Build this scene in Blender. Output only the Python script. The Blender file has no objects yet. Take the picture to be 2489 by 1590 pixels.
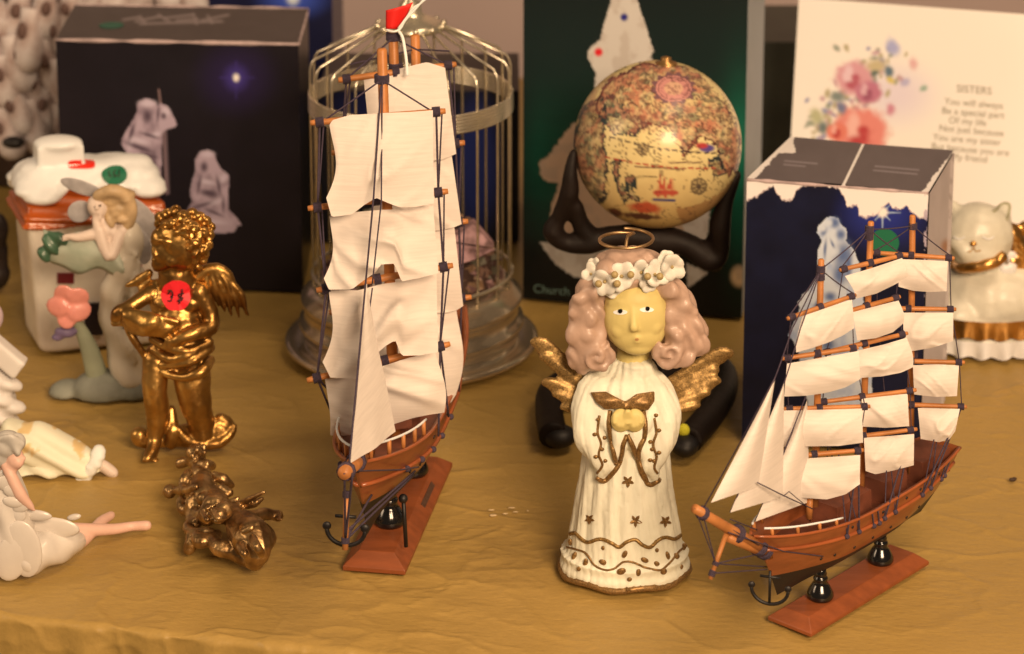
import bpy, bmesh, math, random
import numpy as np
from mathutils import Vector, Matrix, noise
from mathutils.bvhtree import BVHTree
random.seed(7); np.random.seed(7)
S = bpy.context.scene; COL = S.collection
# ---------------------------------------------------------------- camera, world, lamps
FPX = 6000.0; PITCH = math.radians(12); CX = 1244.5; CY = -174.0; CH = 0.60     # photograph is 2489 x 1590
cam_d = bpy.data.cameras.new('camera'); cam = bpy.data.objects.new('camera', cam_d); COL.objects.link(cam)
cam.location = (0, 0, CH); cam.rotation_euler = (math.radians(90) - PITCH, 0, 0)
cam_d.sensor_width = 36; cam_d.lens = FPX/2489*36; cam_d.shift_y = -(795-CY)/2489
cam_d.clip_start = .05; cam_d.clip_end = 50
cam_d.dof.use_dof = True; cam_d.dof.focus_distance = 1.27; cam_d.dof.aperture_fstop = 10.5
S.camera = cam
w = bpy.data.worlds.new('World'); S.world = w; w.use_nodes = True
w.node_tree.nodes['Background'].inputs[0].default_value = (1.0, .72, .46, 1)
w.node_tree.nodes['Background'].inputs[1].default_value = .10
def area(name, loc, tgt, size, power, col):
    d = bpy.data.lights.new(name, 'AREA'); d.shape = 'RECTANGLE'; d.size, d.size_y = size; d.energy = power; d.color = col
    o = bpy.data.objects.new(name, d); COL.objects.link(o); o.location = loc
    o.rotation_euler = (Vector(tgt)-Vector(loc)).to_track_quat('-Z', 'Y').to_euler(); return o
WARM = (1.0, .69, .425)
area('ceiling_lamp', (.75, .75, 1.9), (.05, 1.25, 0), (1.0, .5), 16, WARM)
area('room_lamp', (.52, -.40, 1.02), (.05, 1.35, .06), (.7, .5), 48, WARM)
area('side_lamp', (-1.9, .7, 1.1), (-.1, 1.35, .1), (.6, .8), 13, (1.0, .72, .47))
S.view_settings.view_transform = 'Standard'; S.view_settings.look = 'None'
S.view_settings.exposure = 0; S.view_settings.gamma = 1
S.cycles.max_bounces = 8
# ---------------------------------------------------------------- picture geometry (real positions from measured points)
C0 = Vector((0, 0, CH)); FW = Vector((0, math.cos(PITCH), -math.sin(PITCH))); UP = Vector((0, math.sin(PITCH), math.cos(PITCH)))
def ray(x, y): return FW + Vector((1, 0, 0))*((x-CX)/FPX) - UP*((y-CY)/FPX)
def at(x, y, Y): d = ray(x, y); return C0 + d*(Y/d.y)
def gz(x, y, z=0.0): d = ray(x, y); return C0 + d*((z-CH)/d.z)
def onplane(x, y, p, n): d = ray(x, y); return C0 + d*((p-C0).dot(n)/d.dot(n))
def scl(Y): return Y/math.cos(PITCH)*1.06/FPX     # metres per photo pixel near depth Y
def pix(p):
    v = p - C0; f = v.dot(FW); return CX + FPX*v.x/f, CY - FPX*v.dot(UP)/f
# ---------------------------------------------------------------- numeric noise
def _h(ix, iy, s):
    n = (ix*374761393 + iy*668265263 + s*1274126177) & 0x7fffffff
    n = ((n ^ (n >> 13))*1274126177) & 0x7fffffff
    return ((n ^ (n >> 16)) & 0xffff)/65535.0
def vn(x, y, s=0):
    x = np.asarray(x, float); y = np.asarray(y, float)
    ix = np.floor(x).astype(np.int64); iy = np.floor(y).astype(np.int64); fx = x-ix; fy = y-iy
    fx = fx*fx*(3-2*fx); fy = fy*fy*(3-2*fy)
    a = _h(ix, iy, s); b = _h(ix+1, iy, s); c = _h(ix, iy+1, s); d = _h(ix+1, iy+1, s)
    return a*(1-fx)*(1-fy)+b*fx*(1-fy)+c*(1-fx)*fy+d*fx*fy
def fbm(x, y, s=0, o=4):
    t = 0; a = .5
    for i in range(o): t = t+a*vn(np.asarray(x)*2**i, np.asarray(y)*2**i, s+i); a *= .5
    return t
def sm(a, b, x): t = np.clip((x-a)/(b-a), 0, 1); return t*t*(3-2*t)
def lin(c): return np.where(np.asarray(c, float) <= .04045, np.asarray(c, float)/12.92, ((np.asarray(c, float)+.055)/1.055)**2.4)
TINT = np.array((1.12, .86, .57))
def ob(r, g, b, k=1.0):      # base colour of something that looks r,g,b under this warm light
    return tuple(float(x) for x in np.clip(lin(np.array((r, g, b))/255.)/TINT*k, .002, .88))
# ---------------------------------------------------------------- materials
def mat(name, col, rough=.5, metal=0., var=.0, vscale=60, bump=0., bscale=200, vcol=False, coat=0., col2=None, sub=0., bdist=.001, spec=.5, stretch=None, transl=0.):
    m = bpy.data.materials.new(name); m.use_nodes = True; nt = m.node_tree; N = nt.nodes; L = nt.links
    p = N['Principled BSDF']; p.inputs['Roughness'].default_value = rough; p.inputs['Metallic'].default_value = metal
    p.inputs['Coat Weight'].default_value = coat; p.inputs['Coat Roughness'].default_value = .12
    p.inputs['Specular IOR Level'].default_value = spec
    if sub: p.inputs['Subsurface Weight'].default_value = sub; p.inputs['Subsurface Radius'].default_value = (.004, .002, .001)
    tc = N.new('ShaderNodeTexCoord'); mp = N.new('ShaderNodeMapping'); L.new(tc.outputs['Object'], mp.inputs[0])
    if stretch: mp.inputs['Scale'].default_value = stretch
    if vcol:
        a = N.new('ShaderNodeAttribute'); a.attribute_name = 'Col'; src = a.outputs['Color']
    else:
        r = N.new('ShaderNodeRGB'); r.outputs[0].default_value = (*col, 1); src = r.outputs[0]
    if var or col2:
        nz = N.new('ShaderNodeTexNoise'); nz.inputs['Scale'].default_value = vscale; nz.inputs['Detail'].default_value = 6; L.new(mp.outputs[0], nz.inputs['Vector'])
        mx = N.new('ShaderNodeMix'); mx.data_type = 'RGBA'
        rp = N.new('ShaderNodeMapRange'); rp.inputs[1].default_value = .35; rp.inputs[2].default_value = .65; L.new(nz.outputs[0], rp.inputs[0])
        L.new(rp.outputs[0], mx.inputs[0]); L.new(src, mx.inputs[6])
        if col2: mx.inputs[7].default_value = (*col2, 1)
        else:
            ml = N.new('ShaderNodeMix'); ml.data_type = 'RGBA'; ml.blend_type = 'MULTIPLY'; ml.inputs[0].default_value = 1
            L.new(src, ml.inputs[6]); ml.inputs[7].default_value = (1-var, 1-var, 1-var, 1); L.new(ml.outputs[2], mx.inputs[7])
        src = mx.outputs[2]
    L.new(src, p.inputs['Base Color'])
    if bump:
        nb = N.new('ShaderNodeTexNoise'); nb.inputs['Scale'].default_value = bscale; nb.inputs['Detail'].default_value = 5; L.new(mp.outputs[0], nb.inputs['Vector'])
        b = N.new('ShaderNodeBump'); b.inputs['Strength'].default_value = bump; b.inputs['Distance'].default_value = bdist
        L.new(nb.outputs[0], b.inputs['Height']); L.new(b.outputs[0], p.inputs['Normal'])
    if transl:
        tr = N.new('ShaderNodeBsdfTranslucent'); L.new(src, tr.inputs[0]); ms = N.new('ShaderNodeMixShader'); ms.inputs[0].default_value = transl
        L.new(p.outputs[0], ms.inputs[1]); L.new(tr.outputs[0], ms.inputs[2]); L.new(ms.outputs[0], N['Material Output'].inputs[0])
    return m
def glitter(name, col, base_rough=.35, scale=1500, metal=.8, bs=.8):
    m = mat(name, col, base_rough, metal); nt = m.node_tree; N = nt.nodes; L = nt.links; p = N['Principled BSDF']
    tc = N.new('ShaderNodeTexCoord'); v = N.new('ShaderNodeTexVoronoi'); v.inputs['Scale'].default_value = scale; L.new(tc.outputs['Object'], v.inputs['Vector'])
    b = N.new('ShaderNodeBump'); b.inputs['Strength'].default_value = bs; b.inputs['Distance'].default_value = .0006
    L.new(v.outputs['Color'], b.inputs['Height']); L.new(b.outputs[0], p.inputs['Normal'])
    mx = N.new('ShaderNodeMix'); mx.data_type = 'RGBA'; mx.inputs[6].default_value = (*[c*.45 for c in col], 1); mx.inputs[7].default_value = (*[min(1, c*1.35) for c in col], 1)
    L.new(v.outputs['Color'], mx.inputs[0]); L.new(mx.outputs[2], p.inputs['Base Color']); return m
M = {}
M['sail'] = mat('sailcloth', ob(246, 212, 172), .95, var=.08, vscale=46, bump=.3, bscale=90, bdist=.0004, stretch=(1, 1, 16), spec=.05, transl=.10)
M['wood_light'] = mat('spar_wood', ob(205, 120, 55), .45, var=.3, vscale=90, spec=.4)
M['wood_red'] = mat('varnished_hull_wood', ob(152, 76, 34), .36, var=.3, vscale=70, bump=.08, bscale=300, coat=.25, stretch=(1, 1, 4))
M['wood_strake'] = mat('strake_wood', ob(172, 84, 38), .34, var=.2, vscale=80, coat=.3)
M['wood_deck'] = mat('dusty_deck_wood', ob(125, 62, 35), .6, var=.35, vscale=120)
M['wood_stand'] = mat('stand_wood', ob(152, 73, 31), .45, var=.28, vscale=55, bump=.1, bscale=500, stretch=(.5, 3, 3))
M['black'] = mat('black_lacquer', (.006, .006, .007), .16, coat=.5)
M['blackmatt'] = mat('black_paint', (.008, .007, .008), .5)
M['rope'] = mat('dark_thread', ob(78, 58, 62), .9, var=.4, vscale=900)
M['whitepaint'] = mat('white_rail_paint', ob(240, 220, 200), .5)
M['plate'] = mat('dull_brass_plate', ob(105, 68, 45), .5, .3, var=.3, vscale=500)
M['gold'] = mat('antique_gold', (.60, .36, .11), .35, .94, col2=(.22, .11, .032), vscale=30, bump=.15, bscale=170)
M['gold_dark'] = mat('bronze_gold', (.56, .37, .17), .38, .93, col2=(.21, .125, .055), vscale=120, bump=.25, bscale=380)
M['porcelain'] = mat('white_glaze', ob(236, 212, 180), .38, coat=.12, var=.08, vscale=30)
M['goldtrim'] = mat('gold_glaze', (.72, .40, .13), .28, .95, var=.3, vscale=120)
M['red'] = mat('red_paper', (.80, .012, .02), .6); M['green'] = mat('green_paper', ob(15, 95, 55, 1.1), .6)
M['redsticker'] = mat('fluorescent_red_paper', (.85, .02, .035), .55)
M['ink'] = mat('ink', (.03, .008, .012), .6); M['print'] = mat('printed_card', (1, 1, 1), .42, vcol=True, spec=.35)
M['paint'] = mat('painted_glaze', (1, 1, 1), .3, vcol=True, coat=.35); M['matte'] = mat('painted_resin', (1, 1, 1), .55, vcol=True)
M['card_black'] = mat('black_card', (.006, .0055, .006), .35); M['card_grey'] = mat('grey_card', ob(165, 145, 125), .6, var=.15, vscale=25)
M['cardedge'] = mat('worn_card_edge', ob(205, 165, 140), .8, var=.4, vscale=90)
# ---------------------------------------------------------------- mesh builder
class MB:
    def __init__(s): s.v = []; s.f = []; s.c = []
    def add(s, vs, fs, c=None):
        o = len(s.v); s.v += [Vector(p) for p in vs]; s.f += [[i+o for i in f] for f in fs]
        if c is not None: s.c += [c]*len(vs) if len(np.shape(c)) == 1 else list(c)
        return s
    def tube(s, pts, r, n=8, c=None):
        pts = [Vector(p) for p in pts]; R = r if hasattr(r, '__len__') else [r]*len(pts); vs = []; fs = []; a = None
        for i, p in enumerate(pts):
            t = (pts[min(i+1, len(pts)-1)]-pts[max(i-1, 0)]).normalized()
            if a is None: a = t.orthogonal().normalized()
            else:
                a = a-t*a.dot(t); a = a.normalized() if a.length > 1e-6 else t.orthogonal().normalized()
            b = t.cross(a)
            for k in range(n):
                q = 2*math.pi*k/n; vs.append(p+(a*math.cos(q)+b*math.sin(q))*R[i])
        for i in range(len(pts)-1):
            for k in range(n): fs.append((i*n+k, i*n+(k+1) % n, (i+1)*n+(k+1) % n, (i+1)*n+k))
        fs.append(tuple(range(n))[::-1]); fs.append(tuple((len(pts)-1)*n+k for k in range(n)))
        return s.add(vs, fs, c)
    def ell(s, ctr, rx, ry=None, rz=None, rot=None, nu=16, nv=10, c=None):
        ry = rx if ry is None else ry; rz = rx if rz is None else rz; ctr = Vector(ctr); vs = []; fs = []
        for j in range(nv+1):
            th = math.pi*j/nv
            for i in range(nu):
                ph = 2*math.pi*i/nu; p = Vector((rx*math.sin(th)*math.cos(ph), ry*math.sin(th)*math.sin(ph), rz*math.cos(th)))
                if rot is not None: p = rot @ p
                vs.append(ctr+p)
        for j in range(nv):
            for i in range(nu):
                a, b = j*nu+i, j*nu+(i+1) % nu
                if j == 0: fs.append((a, a+nu, b+nu))
                elif j == nv-1: fs.append((a, a+nu, b))
                else: fs.append((a, a+nu, b+nu, b))
        return s.add(vs, fs, c)
    def lathe(s, prof, ctr, n=40, sx=1, sy=1, rot=None, c=None):
        ctr = Vector(ctr); vs = []; fs = []; m = len(prof)
        for r, z in prof:
            for k in range(n):
                q = 2*math.pi*k/n; p = Vector((r*sx*math.cos(q), r*sy*math.sin(q), z)); vs.append(ctr+(rot @ p if rot is not None else p))
        for j in range(m-1):
            for k in range(n): fs.append((j*n+k, j*n+(k+1) % n, (j+1)*n+(k+1) % n, (j+1)*n+k))
        fs.append(tuple(range(n))[::-1]); fs.append(tuple((m-1)*n+k for k in range(n)))
        return s.add(vs, fs, c)
    def hexa(s, b, t, c=None):          # four bottom, four top corners in the same order
        return s.add(list(b)+list(t), [(3, 2, 1, 0), (4, 5, 6, 7), (0, 1, 5, 4), (1, 2, 6, 5), (2, 3, 7, 6), (3, 0, 4, 7)], c)
    def prism(s, poly, off, c=None):
        n = len(poly); poly = [Vector(p) for p in poly]; off = Vector(off)
        return s.add(poly+[p+off for p in poly], [tuple(range(n)), tuple(range(2*n-1, n-1, -1))]+[(i, i+n, (i+1) % n+n, (i+1) % n) for i in range(n)], c)
    def grid(s, P, c=None, thick=0):
        ny, nx = len(P), len(P[0]); vs = [p for r in P for p in r]
        return s.add(vs, [(j*nx+i, j*nx+i+1, (j+1)*nx+i+1, (j+1)*nx+i) for j in range(ny-1) for i in range(nx-1)], c)
    def mesh(s, name, org):
        me = bpy.data.meshes.new(name); me.from_pydata([p-org for p in s.v], [], s.f)
        if s.c:
            a = me.color_attributes.new('Col', 'FLOAT_COLOR', 'POINT'); arr = np.ones((len(s.v), 4)); arr[:, :3] = np.array(s.c)[:, :3]; a.data.foreach_set('color', arr.ravel())
        return me
    def build(s, name, m, parent=None, smooth=True, label=None, org=None, fix=True):
        o0 = root_loc(parent) if parent else (Vector(org) if org is not None else Vector((0, 0, 0)))
        me = s.mesh(name, o0)
        if fix:
            bm = bmesh.new(); bm.from_mesh(me); bmesh.ops.recalc_face_normals(bm, faces=bm.faces); bm.to_mesh(me); bm.free()
        return link(name, me, m, parent, smooth, label, o0 if not parent else None)
    def organic(s, name, m, parent=None, voxel=.001, it=4, disp=None, colfn=None, label=None, org=None):
        o0 = root_loc(parent) if parent else (Vector(org) if org is not None else Vector((0, 0, 0)))
        me = s.mesh(name+'_src', o0); t = bpy.data.objects.new(name+'_src', me); COL.objects.link(t)
        md = t.modifiers.new('r', 'REMESH'); md.mode = 'VOXEL'; md.voxel_size = voxel
        if it: ms = t.modifiers.new('s', 'SMOOTH'); ms.factor = .5; ms.iterations = it
        dg = bpy.context.evaluated_depsgraph_get(); dg.update(); me2 = bpy.data.meshes.new_from_object(t.evaluated_get(dg))
        bpy.data.objects.remove(t); bpy.data.meshes.remove(me); me2.name = name
        n = len(me2.vertices); co = np.empty(n*3); me2.vertices.foreach_get('co', co); co = co.reshape(-1, 3)
        if disp is not None:
            nr = np.empty(n*3); me2.vertex_normals.foreach_get('vector', nr); nr = nr.reshape(-1, 3)
            co = co+nr*np.asarray(disp(co+np.array(o0), nr)).reshape(-1, 1); me2.vertices.foreach_set('co', co.ravel()); me2.update()
        if colfn is not None:
            a = me2.color_attributes.new('Col', 'FLOAT_COLOR', 'POINT'); arr = np.ones((n, 4)); arr[:, :3] = colfn(co+np.array(o0)); a.data.foreach_set('color', arr.ravel())
        return link(name, me2, m, parent, True, label, o0 if not parent else None)
def root_loc(o):
    l = Vector((0, 0, 0))
    while o is not None: l = l+o.location; o = o.parent
    return l
def link(name, me, m, parent, smooth=True, label=None, loc=None):
    me.materials.clear(); me.materials.append(m)
    if smooth: me.polygons.foreach_set('use_smooth', [True]*len(me.polygons))
    o = bpy.data.objects.new(name, me); COL.objects.link(o)
    if parent: o.parent = parent
    elif loc is not None: o.location = loc
    if label: o['label'] = label
    return o
def thing(name, loc, label, cat, group=None):
    o = bpy.data.objects.new(name, None); COL.objects.link(o); o.location = loc; o.empty_display_size = .01
    tag(o, label, cat, group); return o
def tag(o, label, cat, group=None):
    o['label'] = label; o['category'] = cat
    if group: o['group'] = group
    return o
def bvh(o):
    l = root_loc(o); return BVHTree.FromPolygons([v.co+l for v in o.data.vertices], [tuple(p.vertices) for p in o.data.polygons])
def hit(b, x, y, lift=.0003, far=None):
    d = ray(x, y).normalized(); r = b.ray_cast(C0, d)
    if r[0] is None: return (far, -d) if far is not None else (None, None)
    n = r[1] if r[1].dot(d) < 0 else -r[1]
    return r[0]+n*lift, n
def resample(pl, n):
    pl = [np.array(p, float) for p in pl]; d = [0]
    for a, b in zip(pl, pl[1:]): d.append(d[-1]+np.linalg.norm(b-a))
    if d[-1] == 0: return [pl[0]]*n
    out = []
    for t in np.linspace(0, d[-1], n):
        i = min(max(np.searchsorted(d, t)-1, 0), len(pl)-2); f = (t-d[i])/max(d[i+1]-d[i], 1e-9); out.append(pl[i]*(1-f)+pl[i+1]*f)
    return out
def spline(pts, n=6):
    P = [Vector(p) for p in pts]; P = [P[0]*2-P[1]]+P+[P[-1]*2-P[-2]]; out = []
    for i in range(1, len(P)-2):
        for k in range(n):
            t = k/n; a, b, c, d = P[i-1:i+3]
            out.append(.5*((2*b)+(c-a)*t+(2*a-5*b+4*c-d)*t*t+(3*b-a-3*c+d)*t**3))
    return out+[P[-2]]
def strip_on(b, pl, r, n=30, lift=.0002, mb=None):
    """a bead of radius r following photo points pl over the surface b"""
    mb = mb or MB(); run = []
    for q in resample(pl, n):
        h, nn = hit(b, q[0], q[1], lift)
        if h is None: continue
        if run and (h-run[-1]).length > .02: continue
        run.append(h)
    if len(run) > 1: mb.tube(run, r, 6)
    return mb
def decal(b, x, y, rx, ry=None, n=24, lift=.0004, shape=None, c=None, mb=None):
    """a thin disc (or outline) pressed onto the surface"""
    mb = mb or MB(); ry = ry or rx; ctr, nn = hit(b, x, y, lift)
    if ctr is None: return mb
    vs = [ctr]
    for k in range(n):
        q = 2*math.pi*k/n; sc = shape(q) if shape else 1
        h, _ = hit(b, x+rx*sc*math.cos(q), y+ry*sc*math.sin(q), lift)
        if h is None or (h-ctr).length > .03: h = vs[-1]
        vs.append(h)
    low = [v-nn*(lift*1.5+.0004) for v in vs]
    return mb.add(vs+low, [(0, k+1, (k+1) % n+1) for k in range(n)]+[(k+1, (k+1) % n+1, n+1+(k+1) % n+1, n+1+k+1) for k in range(n)], c)
def star5(q): return .45+.55*abs(((q-math.pi/2)*5/(2*math.pi)) % 1-.5)*2
def ptext(body, size, org, ux, uy, name, m, parent, thick=.0002, align='CENTER'):
    cu = bpy.data.curves.new(name, 'FONT'); cu.body = body; cu.size = size; cu.align_x = align; cu.align_y = 'CENTER'; cu.extrude = thick
    t = bpy.data.objects.new(name+'_src', cu); COL.objects.link(t); dg = bpy.context.evaluated_depsgraph_get(); dg.update()
    me = bpy.data.meshes.new_from_object(t.evaluated_get(dg)); bpy.data.objects.remove(t); bpy.data.curves.remove(cu)
    ux = ux.normalized(); uz = ux.cross(uy).normalized(); uy = uz.cross(ux); o0 = root_loc(parent)
    for v in me.vertices: v.co = org+ux*v.co.x+uy*v.co.y+uz*v.co.z-o0
    me.name = name; return link(name, me, m, parent, False)
def panel(name, parent, TL, TR, BL, BR, nx, ny, fn, m=None, lift=0., label=None):
    """a card face as a fine grid whose print is computed point by point: fn(px, py, u, v) -> rgb"""
    u, v = np.meshgrid(np.linspace(0, 1, nx), np.linspace(0, 1, ny)); u = u.ravel()[:, None]; v = v.ravel()[:, None]
    P = (np.array(TL)*(1-u)+np.array(TR)*u)*(1-v)+(np.array(BL)*(1-u)+np.array(BR)*u)*v
    n = np.cross(np.array(TR)-np.array(TL), np.array(TL)-np.array(BL)); n = n/np.linalg.norm(n); P = P+n*lift
    V = P-np.array(C0); f = V@np.array(FW); px = CX+FPX*V[:, 0]/f; py = CY-FPX*(V@np.array(UP))/f
    col = fn(px, py, u[:, 0], v[:, 0]); mb = MB(); mb.v = [Vector(p) for p in P]; mb.c = list(col)
    mb.f = [(j*nx+i, (j+1)*nx+i, (j+1)*nx+i+1, j*nx+i+1) for j in range(ny-1) for i in range(nx-1)]
    return mb.build(name, m or M['print'], parent, False, label, fix=False)
class Pic:
    """flat print built up in layers"""
    def __init__(s, px, py, base): s.x = px; s.y = py; s.c = np.tile(np.array(base, float), (len(px), 1))
    def mix(s, a, col): a = np.clip(a, 0, 1)[:, None]; s.c = s.c*(1-a)+np.array(col, float)*a; return s
    def ell(s, x, y, rx, ry, col, soft=.15, rot=0, wob=0, seed=1):
        dx, dy = s.x-x, s.y-y; c, q = math.cos(rot), math.sin(rot); X = (dx*c+dy*q)/rx; Y = (-dx*q+dy*c)/ry; r = np.hypot(X, Y)
        if wob: r = r*(1+wob*(fbm(s.x/12, s.y/12, seed)-.5)*2)
        return s.mix(1-sm(1-soft, 1+soft, r), col)
    def seg(s, x0, y0, x1, y1, r0, r1, col, soft=2.):
        dx, dy = x1-x0, y1-y0; t = np.clip(((s.x-x0)*dx+(s.y-y0)*dy)/(dx*dx+dy*dy), 0, 1); d = np.hypot(s.x-x0-t*dx, s.y-y0-t*dy)-(r0+(r1-r0)*t)
        return s.mix(1-sm(-soft, soft, d), col)
    def inside(s, poly, soft_noise=0, seed=3):
        x = s.x+(fbm(s.x/9, s.y/9, seed)-.5)*soft_noise*2; y = s.y+(fbm(s.x/9, s.y/9, seed+9)-.5)*soft_noise*2
        r = np.zeros(len(x), bool); n = len(poly)
        for i in range(n):
            x0, y0 = poly[i]; x1, y1 = poly[(i+1) % n]
            c = ((y0 > y) != (y1 > y)) & (x < (x1-x0)*(y-y0)/((y1-y0) or 1e-9)+x0); r ^= c
        return r.astype(float)
    def poly(s, poly, col, jag=0, seed=3): return s.mix(s.inside(poly, jag, seed), col)
# ---------------------------------------------------------------- setting: wall, tabletop, crinkled plastic cloth
wl = MB(); wl.grid([[Vector((-3, 3.0, -1)), Vector((3, 3.0, -1))], [Vector((-3, 3.0, 2.2)), Vector((3, 3.0, 2.2))]])
o = wl.build('wall', mat('beige_wall', ob(205, 165, 135, 1.25), .85, var=.08, vscale=3, bump=.1, bscale=90), None, False); o['kind'] = 'structure'
fl = MB(); fl.grid([[Vector((-3, -1.5, -.75)), Vector((3, -1.5, -.75))], [Vector((-3, 3, -.75)), Vector((3, 3, -.75))]])
o = fl.build('floor', mat('dark_floor', (.08, .055, .04), .6, var=.3, vscale=8), None, False); o['kind'] = 'structure'
EA = math.radians(-12); EU = Vector((math.cos(EA), math.sin(EA), 0)); EV = Vector((-math.sin(EA), math.cos(EA), 0)); E0 = gz(700, 1548); E0.z = 0
def cloth():
    us = np.concatenate([np.linspace(-.75, -.40, 40), np.linspace(-.398, .52, 760), np.linspace(.525, .95, 40)]); R = .007
    vs = np.concatenate([np.linspace(-.16, -.05, 16), np.linspace(-.0495, .42, 400), np.linspace(.425, 1.05, 70)])
    U, Vv = np.meshgrid(us, vs); drop = Vv < 0
    ang = np.clip(Vv/-(R*math.pi/2), 0, 1)*math.pi/2
    inn = np.where(drop, -R*np.sin(ang), Vv); z = np.where(drop, -R*(1-np.cos(ang))-np.clip(-Vv-R*math.pi/2, 0, 9), 0)
    def crease(x, y, s, p):        # sharp folded lines where warped noise crosses its middle value
        return np.clip(1-np.abs(2*fbm(x, y, s, 3)-.9)*p, 0, 1)**2
    wx = U+.035*fbm(U*11, Vv*11, 41); wy = Vv+.035*fbm(U*11+5, Vv*11, 43); m1 = sm(.35, .6, fbm(U*7, Vv*7, 61)); m2 = sm(.35, .6, fbm(U*6+3, Vv*9, 63))
    h = .0009*crease(wx*6+wy*5, wy*17-wx*4, 3, 5)*m1+.0008*crease(wx*9-wy*14, wy*15+wx*12, 13, 8)*m2+.0004*crease(wx*30+wy*8, wy*52-wx*10, 23, 6)*m1+.0004*crease(wx*20-wy*26, wy*34+wx*22, 33, 6)*m2
    h = h+.0034*(fbm(U*5, Vv*7, 21)-.5)+.0012*(fbm(U*18, Vv*26, 27)-.5)-.0026
    edge = sm(.05, -.005, Vv)
    pl = edge*(.0012*np.sin(U*190+9*fbm(U*9, Vv*7, 5))*(.4+fbm(U*13, Vv*4, 9))+.0036*(fbm(U*34, Vv*3, 8)-.5)+.0010*crease(U*40, Vv*9, 71, 5))
    nz = np.where(drop, np.cos(ang), 1); ny = np.where(drop, np.sin(ang), 0)
    pd = pl*np.where(drop, .5+2.8*sm(0, -.05, Vv), .35)
    z = z+h*nz+pd*nz; inn = inn-(h+pd)*ny
    P = np.array(E0)+U[..., None]*np.array(EU)+inn[..., None]*np.array(EV)+z[..., None]*np.array((0, 0, 1.))
    ny_, nx_ = U.shape; me = bpy.data.meshes.new('tablecloth'); i = np.arange(ny_*nx_).reshape(ny_, nx_)
    q = np.stack([i[:-1, :-1], i[:-1, 1:], i[1:, 1:], i[1:, :-1]], -1).reshape(-1, 4)
    me.from_pydata(P.reshape(-1, 3).tolist(), [], q.tolist())
    m = mat('gold_plastic_cloth', ob(183, 135, 62, .96), .42, var=.07, vscale=420, bump=.4, bscale=140, bdist=.0012, spec=.35, stretch=(1, 2.2, 1))
    o = link('tablecloth', me, m, None, True, None, (0, 0, 0)); tag(o, 'crinkled gold plastic tablecloth covering the whole table', 'tablecloth')
cloth()
tb = MB(); q = [E0+EU*a+EV*b2 for a, b2 in ((-.74, .012), (.94, .012), (.94, 1.04), (-.74, 1.04))]
tb.hexa([p+Vector((0, 0, -.035)) for p in q], [p+Vector((0, 0, -.0135)) for p in q])
o = tb.build('tabletop', M['wood_deck'], None, False); tag(o, 'dark wooden tabletop hidden under the gold cloth', 'table')
# ---------------------------------------------------------------- cardboard boxes
def card_box(name, label, FLt, FRt, BLt, BRt, base, body, cat='box'):
    """box from the four pixels of its top face; height follows from the base depth. returns root and corner dict"""
    FR = at(*FRt, base); z = FR.z; FL = gz(*FLt, z); BL = gz(*BLt, z); BR = gz(*BRt, z)
    c = (FL+FR+BL+BR)/4; r = thing(name, (c.x, c.y, 0), label, cat)
    dn = lambda p, zz=0.0: Vector((p.x, p.y, zz)); k = .9965
    ins = lambda p: Vector((c.x+(p.x-c.x)*k, c.y+(p.y-c.y)*k, p.z))
    b = MB(); b.hexa([dn(ins(p), .0) for p in (FL, FR, BR, BL)], [ins(p)-Vector((0, 0, .0012)) for p in (FL, FR, BR, BL)]); b.build('carton', body, r, False)
    return r, dict(FL=FL, FR=FR, BL=BL, BR=BR, fl=dn(FL), fr=dn(FR), bl=dn(BL), br=dn(BR), z=z)
def worn_edge(r, a, b, rad=.0011, seed=0):
    mb = MB(); n = 40; pts = [a.lerp(b, i/(n-1)) for i in range(n)]
    mb.tube(pts, [rad*(.45+1.1*float(vn(i*.45, seed*3.1, seed))) for i in range(n)], 5); mb.build('worn_edge', M['cardedge'], r)
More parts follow.
